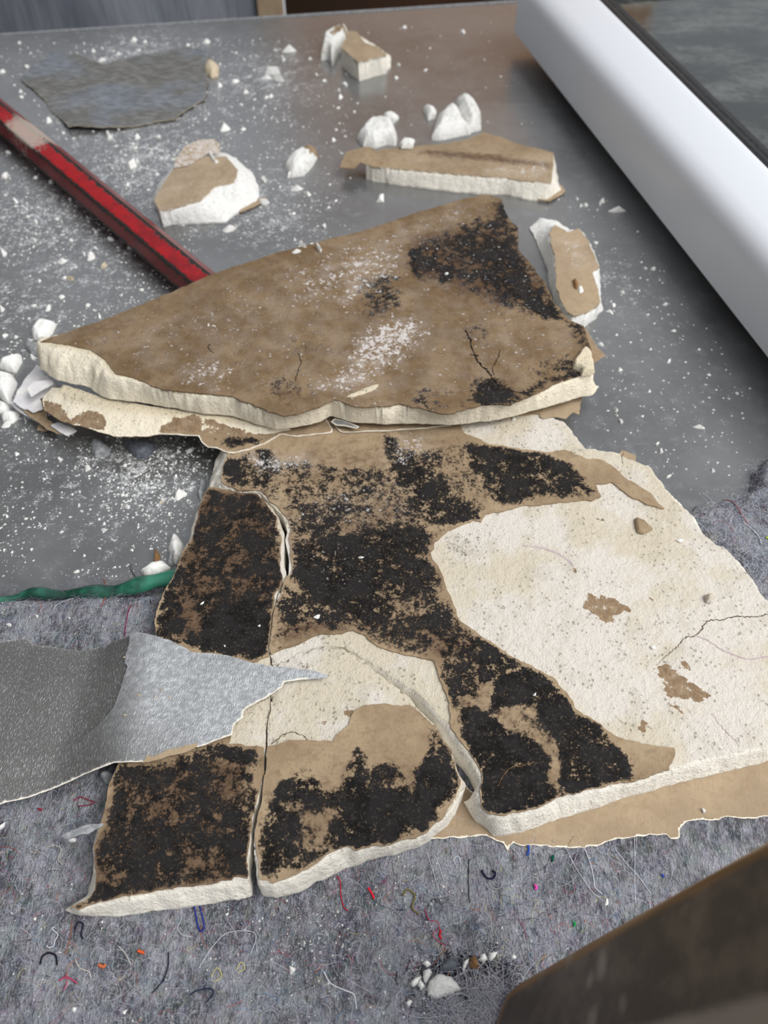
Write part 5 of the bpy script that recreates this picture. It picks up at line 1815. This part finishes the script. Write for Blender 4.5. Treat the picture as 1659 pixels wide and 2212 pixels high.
# powder: nobody could count it
def dust_cloud(name, label, samples, zf, size, mat, org):
    n = len(samples)
    base = np.array([(1, 0, 0), (-.5, .86, 0), (-.5, -.86, 0), (0, 0, 1.0)])
    V = np.zeros((n, 4, 3))
    sz = size[0] + (size[1] - size[0]) * RNG.random(n) ** 2.5
    ang = RNG.random(n) * 6.28
    ca_, sa_ = np.cos(ang), np.sin(ang)
    st_ = .6 + .8 * RNG.random(n)
    for k_ in range(4):
        x, y, z = base[k_]
        V[:, k_, 0] = samples[:, 0] + sz * (ca_ * x * st_ - sa_ * y)
        V[:, k_, 1] = samples[:, 1] + sz * (sa_ * x * st_ + ca_ * y)
        V[:, k_, 2] = zf + sz * z * .9
    i = np.arange(n) * 4
    T = np.concatenate([np.stack([i, i + 1, i + 3], 1), np.stack([i + 1, i + 2, i + 3], 1), np.stack([i + 2, i, i + 3], 1), np.stack([i, i + 2, i + 1], 1)])
    V = V.reshape(-1, 3) - np.array(org)
    o = link(name, raw_mesh(name, V, T, mat, None, False), None, org)
    tag(o, label, 'dust', kind='stuff')


S = []
for u0, u1, v0, v1, n_, cl in [(0, 620, 80, 280, 900, 1), (0, 420, 260, 740, 1500, 1), (200, 640, 300, 500, 700, 1), (420, 760, 180, 520, 420, 0), (0, 470, 940, 1250, 1000, 1), (230, 470, 960, 1120, 450, 1), (1180, 1620, 400, 1080, 520, 0),
                           (640, 1150, 30, 300, 140, 0), (0, 120, 680, 960, 300, 1)]:
    u = RNG.uniform(u0, u1, n_ * 3)
    v = RNG.uniform(v0, v1, n_ * 3)
    q = np.array([up(a, b)[:2] for a, b in zip(u, v)])
    keep = np.ones(len(q), bool)
    for w in OBST + [FE]:
        keep &= psdf(q, w) > .0005
    if cl:
        keep &= (fbm(q[:, 0], q[:, 1], 38, 3, 77) + .75 * RNG.standard_normal(len(q)) * .35) > .02
    S.append(q[keep][:n_])
S = np.concatenate(S)
dust_cloud('plaster_dust', 'fine white plaster dust sprinkled over the grey worktop', S, 0.0, (.00016, .0009), M['crumb'], (-.1, .4, 0))
u = np.concatenate([RNG.uniform(0, 1300, 420), RNG.normal(650, 60, 330), RNG.normal(960, 90, 160), RNG.uniform(840, 1010, 140), RNG.uniform(0, 330, 120)])
v = np.concatenate([RNG.uniform(1850, 2212, 420), RNG.normal(2060, 80, 330), RNG.normal(2110, 60, 160), RNG.uniform(1850, 1960, 140), RNG.uniform(1290, 1380, 120)])
q = np.array([up(a, b, .0042)[:2] for a, b in zip(u, v)])
keep = (psdf(q, FE) < -.002) & (psdf(q, up2(MAIN, .005)) > 0) & (psdf(q, up2(MID, .005)) > 0) & (psdf(q, up2(LEFT_OUT + CR1, .005)) > 0)
q = q[keep]
dust_cloud('felt_dust', 'fine white plaster dust sprinkled over the felt mat', q, felt_z(q) + .0002, (.00012, .0005), M['crumb'], (0, .06, .003))

# ------------------------------------------------------------------ felt fibres
PAL = [((212, 214, 222), 36), ((158, 162, 178), 22), ((112, 114, 132), 14), ((34, 34, 46), 26), ((58, 66, 110), 3), ((190, 44, 60), 2.0), ((226, 120, 60), .8), ((70, 120, 90), 1.2), ((220, 210, 120), 1.5), ((110, 160, 200), 2.5), ((200, 120, 170), .8)]
pc = np.array([srgb(*p[0]) for p in PAL])
pw_ = np.array([p[1] for p in PAL], float)
pw_ /= pw_.sum()


def fuzz(name, nf, uv, rise, length, width, bend=1.2, cols=None, org=(0, .08, 0), tol=.001, zadd=0.0):
    u, v = uv
    q = np.array([up(a, b, .004)[:2] for a, b in zip(u, v)])
    keep = psdf(q, FE) < tol
    for w in (MAIN, MID, LEFT_OUT + CR1):
        keep &= psdf(q, up2(w, BOARD_BOT)) > -.002
    q = q[keep]
    n = len(q)
    ns = 7
    ang = RNG.random(n) * 6.28
    curv = RNG.normal(0, bend, n)
    L = length[0] + (length[1] - length[0]) * RNG.random(n) ** 2
    wd = width[0] + (width[1] - width[0]) * RNG.random(n) ** 2
    col = (cols[RNG.integers(0, len(cols), n)] if cols is not None else pc[RNG.choice(len(PAL), n, p=pw_)])
    x, y = q[:, 0].copy(), q[:, 1].copy()
    z0 = felt_z(q) + zadd
    zr = rise * RNG.random(n) ** 2
    pts = []
    for i in range(ns):
        t = i / (ns - 1)
        zz = felt_z(np.stack([x, y], 1)) * .5 + z0 * .5
        pts.append(np.stack([x, y, zz + .0001 + zr * math.sin(math.pi * (.15 + .75 * t))], 1))
        a = ang + curv * t * 2.2
        x = x + np.cos(a) * L / (ns - 1)
        y = y + np.sin(a) * L / (ns - 1)
    pts = np.stack(pts, 1)
    dirv = np.gradient(pts, axis=1)
    side_ = np.stack([-dirv[..., 1], dirv[..., 0], np.zeros((n, ns))], -1)
    side_ /= np.linalg.norm(side_, axis=-1, keepdims=True) + 1e-12
    h = wd[:, None, None] * .5
    l_, r_ = pts - side_ * h, pts + side_ * h
    dn = pts - np.array([0, 0, 1.0]) * h * 1.2
    V = np.stack([l_, r_, dn], 2).reshape(-1, 3) - np.array(org)
    b0 = (np.arange(n)[:, None] * ns + np.arange(ns - 1)[None, :]).ravel() * 3
    T = []
    for (i, j) in ((0, 1), (1, 2), (2, 0)):
        T.append(np.stack([b0 + i, b0 + j, b0 + j + 3], 1))
        T.append(np.stack([b0 + i, b0 + j + 3, b0 + i + 3], 1))
    fc = np.repeat(col, ns * 3, 0)
    o = link(name, raw_mesh(name, V, np.concatenate(T), M['fibre'], {'fc': fc}), felt_root)
    tag(o, kind='stuff')


n_ = 12000
fuzz('fuzz', n_, (RNG.uniform(-20, 1450, n_), RNG.uniform(1690, 2212, n_)), .0007, (.002, .010), (.00003, .00011))
n_ = 1700
fuzz('fuzz', n_, (RNG.uniform(-20, 400, n_), RNG.uniform(1268, 1410, n_)), .0014, (.002, .009), (.00003, .00010))
n_ = 2600
fuzz('fuzz', n_, (RNG.uniform(1470, 1700, n_), RNG.uniform(960, 1320, n_)), .0030, (.003, .012), (.00003, .00010), 2.0)
n_ = 1500
fuzz('fuzz', n_, (RNG.normal(1050, 60, n_), RNG.normal(2170, 40, n_)), .0022, (.003, .014), (.00005, .00012), 1.0, np.array([srgb(190, 190, 200), srgb(150, 150, 162), srgb(216, 214, 220)]))

n_ = 2600
fuzz('fuzz', n_, (RNG.normal(1010, 52, n_), RNG.normal(2115, 26, n_)), .0005, (.002, .006), (.00006, .00018), 1.5, np.array([srgb(22, 22, 28), srgb(34, 34, 42), srgb(48, 48, 58)]))
n_ = 900
fuzz('fuzz', n_, (RNG.uniform(-20, 372, n_), RNG.uniform(1250, 1292, n_)), .0022, (.004, .012), (.00003, .00009), 1.0, np.array([srgb(120, 120, 130), srgb(90, 90, 100), srgb(160, 160, 168)]), tol=.006, zadd=.0048)
n_ = 1800
fuzz('fuzz', n_, (RNG.uniform(1480, 1690, n_), RNG.uniform(1000, 1260, n_)), .0040, (.003, .010), (.00004, .00012), 2.0, np.array([srgb(214, 216, 224), srgb(232, 233, 238), srgb(188, 192, 206), srgb(170, 176, 204)]))
# single threads that can be picked out
THR = [([(918, 1962), (925, 1985), (945, 1992), (948, 2005), (935, 2018), (945, 2032), (962, 2042)], .00032, (196, 40, 84)),
       ([(417, 1945), (422, 1968), (428, 2002), (436, 2012), (441, 2002), (436, 1975), (430, 1950)], .0007, (38, 52, 140)),
       ([(728, 1892), (735, 1905), (736, 1930), (742, 1958), (752, 1968)], .0005, (186, 26, 40)), ([(795, 1918), (803, 1930), (808, 1942)], .0011, (220, 40, 60)),
       ([(120, 2003), (115, 2008), (128, 2020), (122, 2032), (118, 2045), (108, 2048), (104, 2044)], .0004, (226, 226, 232)),
       ([(390, 1955), (392, 1985), (384, 2005), (395, 2020), (415, 2024)], .0003, (206, 208, 214)), ([(430, 2090), (455, 2050), (485, 2018), (520, 2010), (548, 2014), (552, 2030), (540, 2060)], .0003, (216, 218, 222)),
       ([(1222, 1830), (1240, 1870), (1262, 1905), (1280, 1930), (1295, 1940)], .0003, (214, 216, 222)), ([(1264, 1838), (1275, 1868), (1282, 1900), (1284, 1918), (1300, 1932)], .0004, (220, 222, 228)),
       ([(1370, 1806), (1371, 1850), (1371, 1900), (1372, 1950)], .0003, (214, 216, 222)), ([(1328, 1832), (1350, 1862), (1380, 1895), (1405, 1930)], .0003, (220, 222, 228)),
       ([(922, 1838), (930, 1865), (938, 1890), (948, 1925)], .0003, (210, 212, 218)), ([(938, 1845), (948, 1868), (958, 1900)], .0003, (206, 208, 214)),
       ([(90, 2085), (95, 2068), (108, 2060), (124, 2066), (126, 2086)], .0009, (28, 28, 38)), ([(165, 2010), (172, 1995), (182, 1998), (178, 2018), (182, 2030)], .0009, (36, 38, 56)),
       ([(365, 2058), (364, 2090), (352, 2120), (330, 2146)], .0006, (30, 32, 48)), ([(158, 1992), (156, 2015), (150, 2045), (143, 2062)], .0004, (150, 90, 60)),
       ([(165, 2072), (175, 2092), (195, 2100), (198, 2112)], .0004, (212, 206, 190)), ([(258, 2045), (272, 2060), (285, 2084)], .0004, (206, 204, 196)), ([(1013, 1855), (1012, 1900), (1014, 1950)], .0004, (30, 32, 36)),
       ([(1040, 1880), (1050, 1896), (1064, 1898), (1070, 1888), (1064, 1880)], .0010, (30, 34, 58)), ([(870, 1935), (880, 1922), (896, 1935), (890, 1960), (905, 1975)], .0008, (120, 110, 60)),
       ([(985, 1868), (980, 1855), (990, 1850), (996, 1866)], .0004, (220, 220, 228)), ([(1140, 1826), (1142, 1836), (1138, 1848)], .0011, (46, 80, 170)), ([(1190, 1855), (1195, 1850), (1192, 1862)], .0011, (20, 84, 66)),
       ([(1154, 1912), (1158, 1918), (1155, 1922)], .0013, (226, 70, 170)), ([(1236, 1992), (1240, 1998), (1238, 2003)], .0011, (40, 150, 84)), ([(1430, 1888), (1434, 1895)], .001, (40, 70, 180)),
       ([(952, 2008), (950, 2022), (954, 2028)], .0010, (200, 40, 50)), ([(300, 2055), (308, 2058), (314, 2060)], .0015, (214, 92, 52)), ([(216, 2085), (226, 2090), (230, 2084)], .0017, (186, 104, 70)),
       ([(130, 2120), (145, 2112), (160, 2118), (170, 2125)], .0008, (176, 70, 100)), ([(145, 2105), (148, 2125), (140, 2140)], .0005, (186, 84, 110)), ([(160, 1730), (172, 1722), (190, 1728), (205, 1734), (190, 1740), (168, 1742)], .0005, (140, 44, 66)),
       ([(84, 1748), (92, 1750)], .001, (150, 40, 56)), ([(100, 1830), (118, 1826), (132, 1834), (126, 1856), (136, 1868)], .0004, (196, 190, 170)), ([(280, 1210), (278, 1222), (296, 1245), (312, 1262), (324, 1286), (327, 1310)], .00045, (24, 28, 32)),
       ([(218, 1240), (224, 1255), (222, 1275), (226, 1290), (218, 1312)], .0007, (150, 88, 62)), ([(284, 1310), (278, 1330), (272, 1360), (270, 1375)], .0006, (134, 24, 70)),
       ([(310, 1372), (304, 1350), (312, 1325), (328, 1322), (332, 1340), (318, 1360)], .0004, (186, 188, 198)), ([(183, 1277), (174, 1280), (174, 1298), (168, 1300), (164, 1292)], .0003, (206, 208, 214)),
       ([(118, 1322), (128, 1308), (145, 1300), (160, 1292)], .0005, (176, 178, 188)), ([(1565, 1072), (1580, 1092), (1598, 1122), (1610, 1140)], .0007, (156, 44, 62)),
       ([(1600, 1135), (1620, 1150), (1636, 1166), (1642, 1180)], .0006, (222, 224, 230)), ([(1650, 1168), (1660, 1170)], .0016, (190, 214, 40)), ([(1500, 1095), (1510, 1085), (1520, 1098), (1524, 1112)], .0005, (26, 26, 34)),
       ([(410, 2150), (425, 2140), (452, 2135), (460, 2145), (445, 2165)], .0006, (40, 46, 70)), ([(700, 2100), (715, 2125), (745, 2140), (765, 2150), (770, 2180)], .0005, (226, 226, 230)), ([(455, 2110), (468, 2090), (478, 2108), (462, 2120)], .0004, (210, 200, 130)),
       ([(510, 2095), (520, 2078), (528, 2092), (512, 2100)], .0004, (214, 204, 140)), ([(975, 2195), (988, 2205), (1002, 2190), (990, 2180)], .0004, (170, 160, 140)), ([(1120, 1985), (1132, 2010), (1136, 2030)], .0003, (150, 60, 80))]
for pts, w, c_ in THR:
    path = []
    w = w * .68
    for (u, v) in pts:
        p = up(u, v, .0045)
        path.append((p[0], p[1], float(felt_z(np.array([[p[0], p[1]]]))[0]) + w * .5 + .0004))
    pth = smooth_path(path, 6)
    n_v = len(pth) * 4
    tube('thread', pth, w * .5, M['fibre'], felt_root, 4, (0, .08, 0), {'fc': np.tile(np.array(srgb(*c_)), (n_v, 1))})
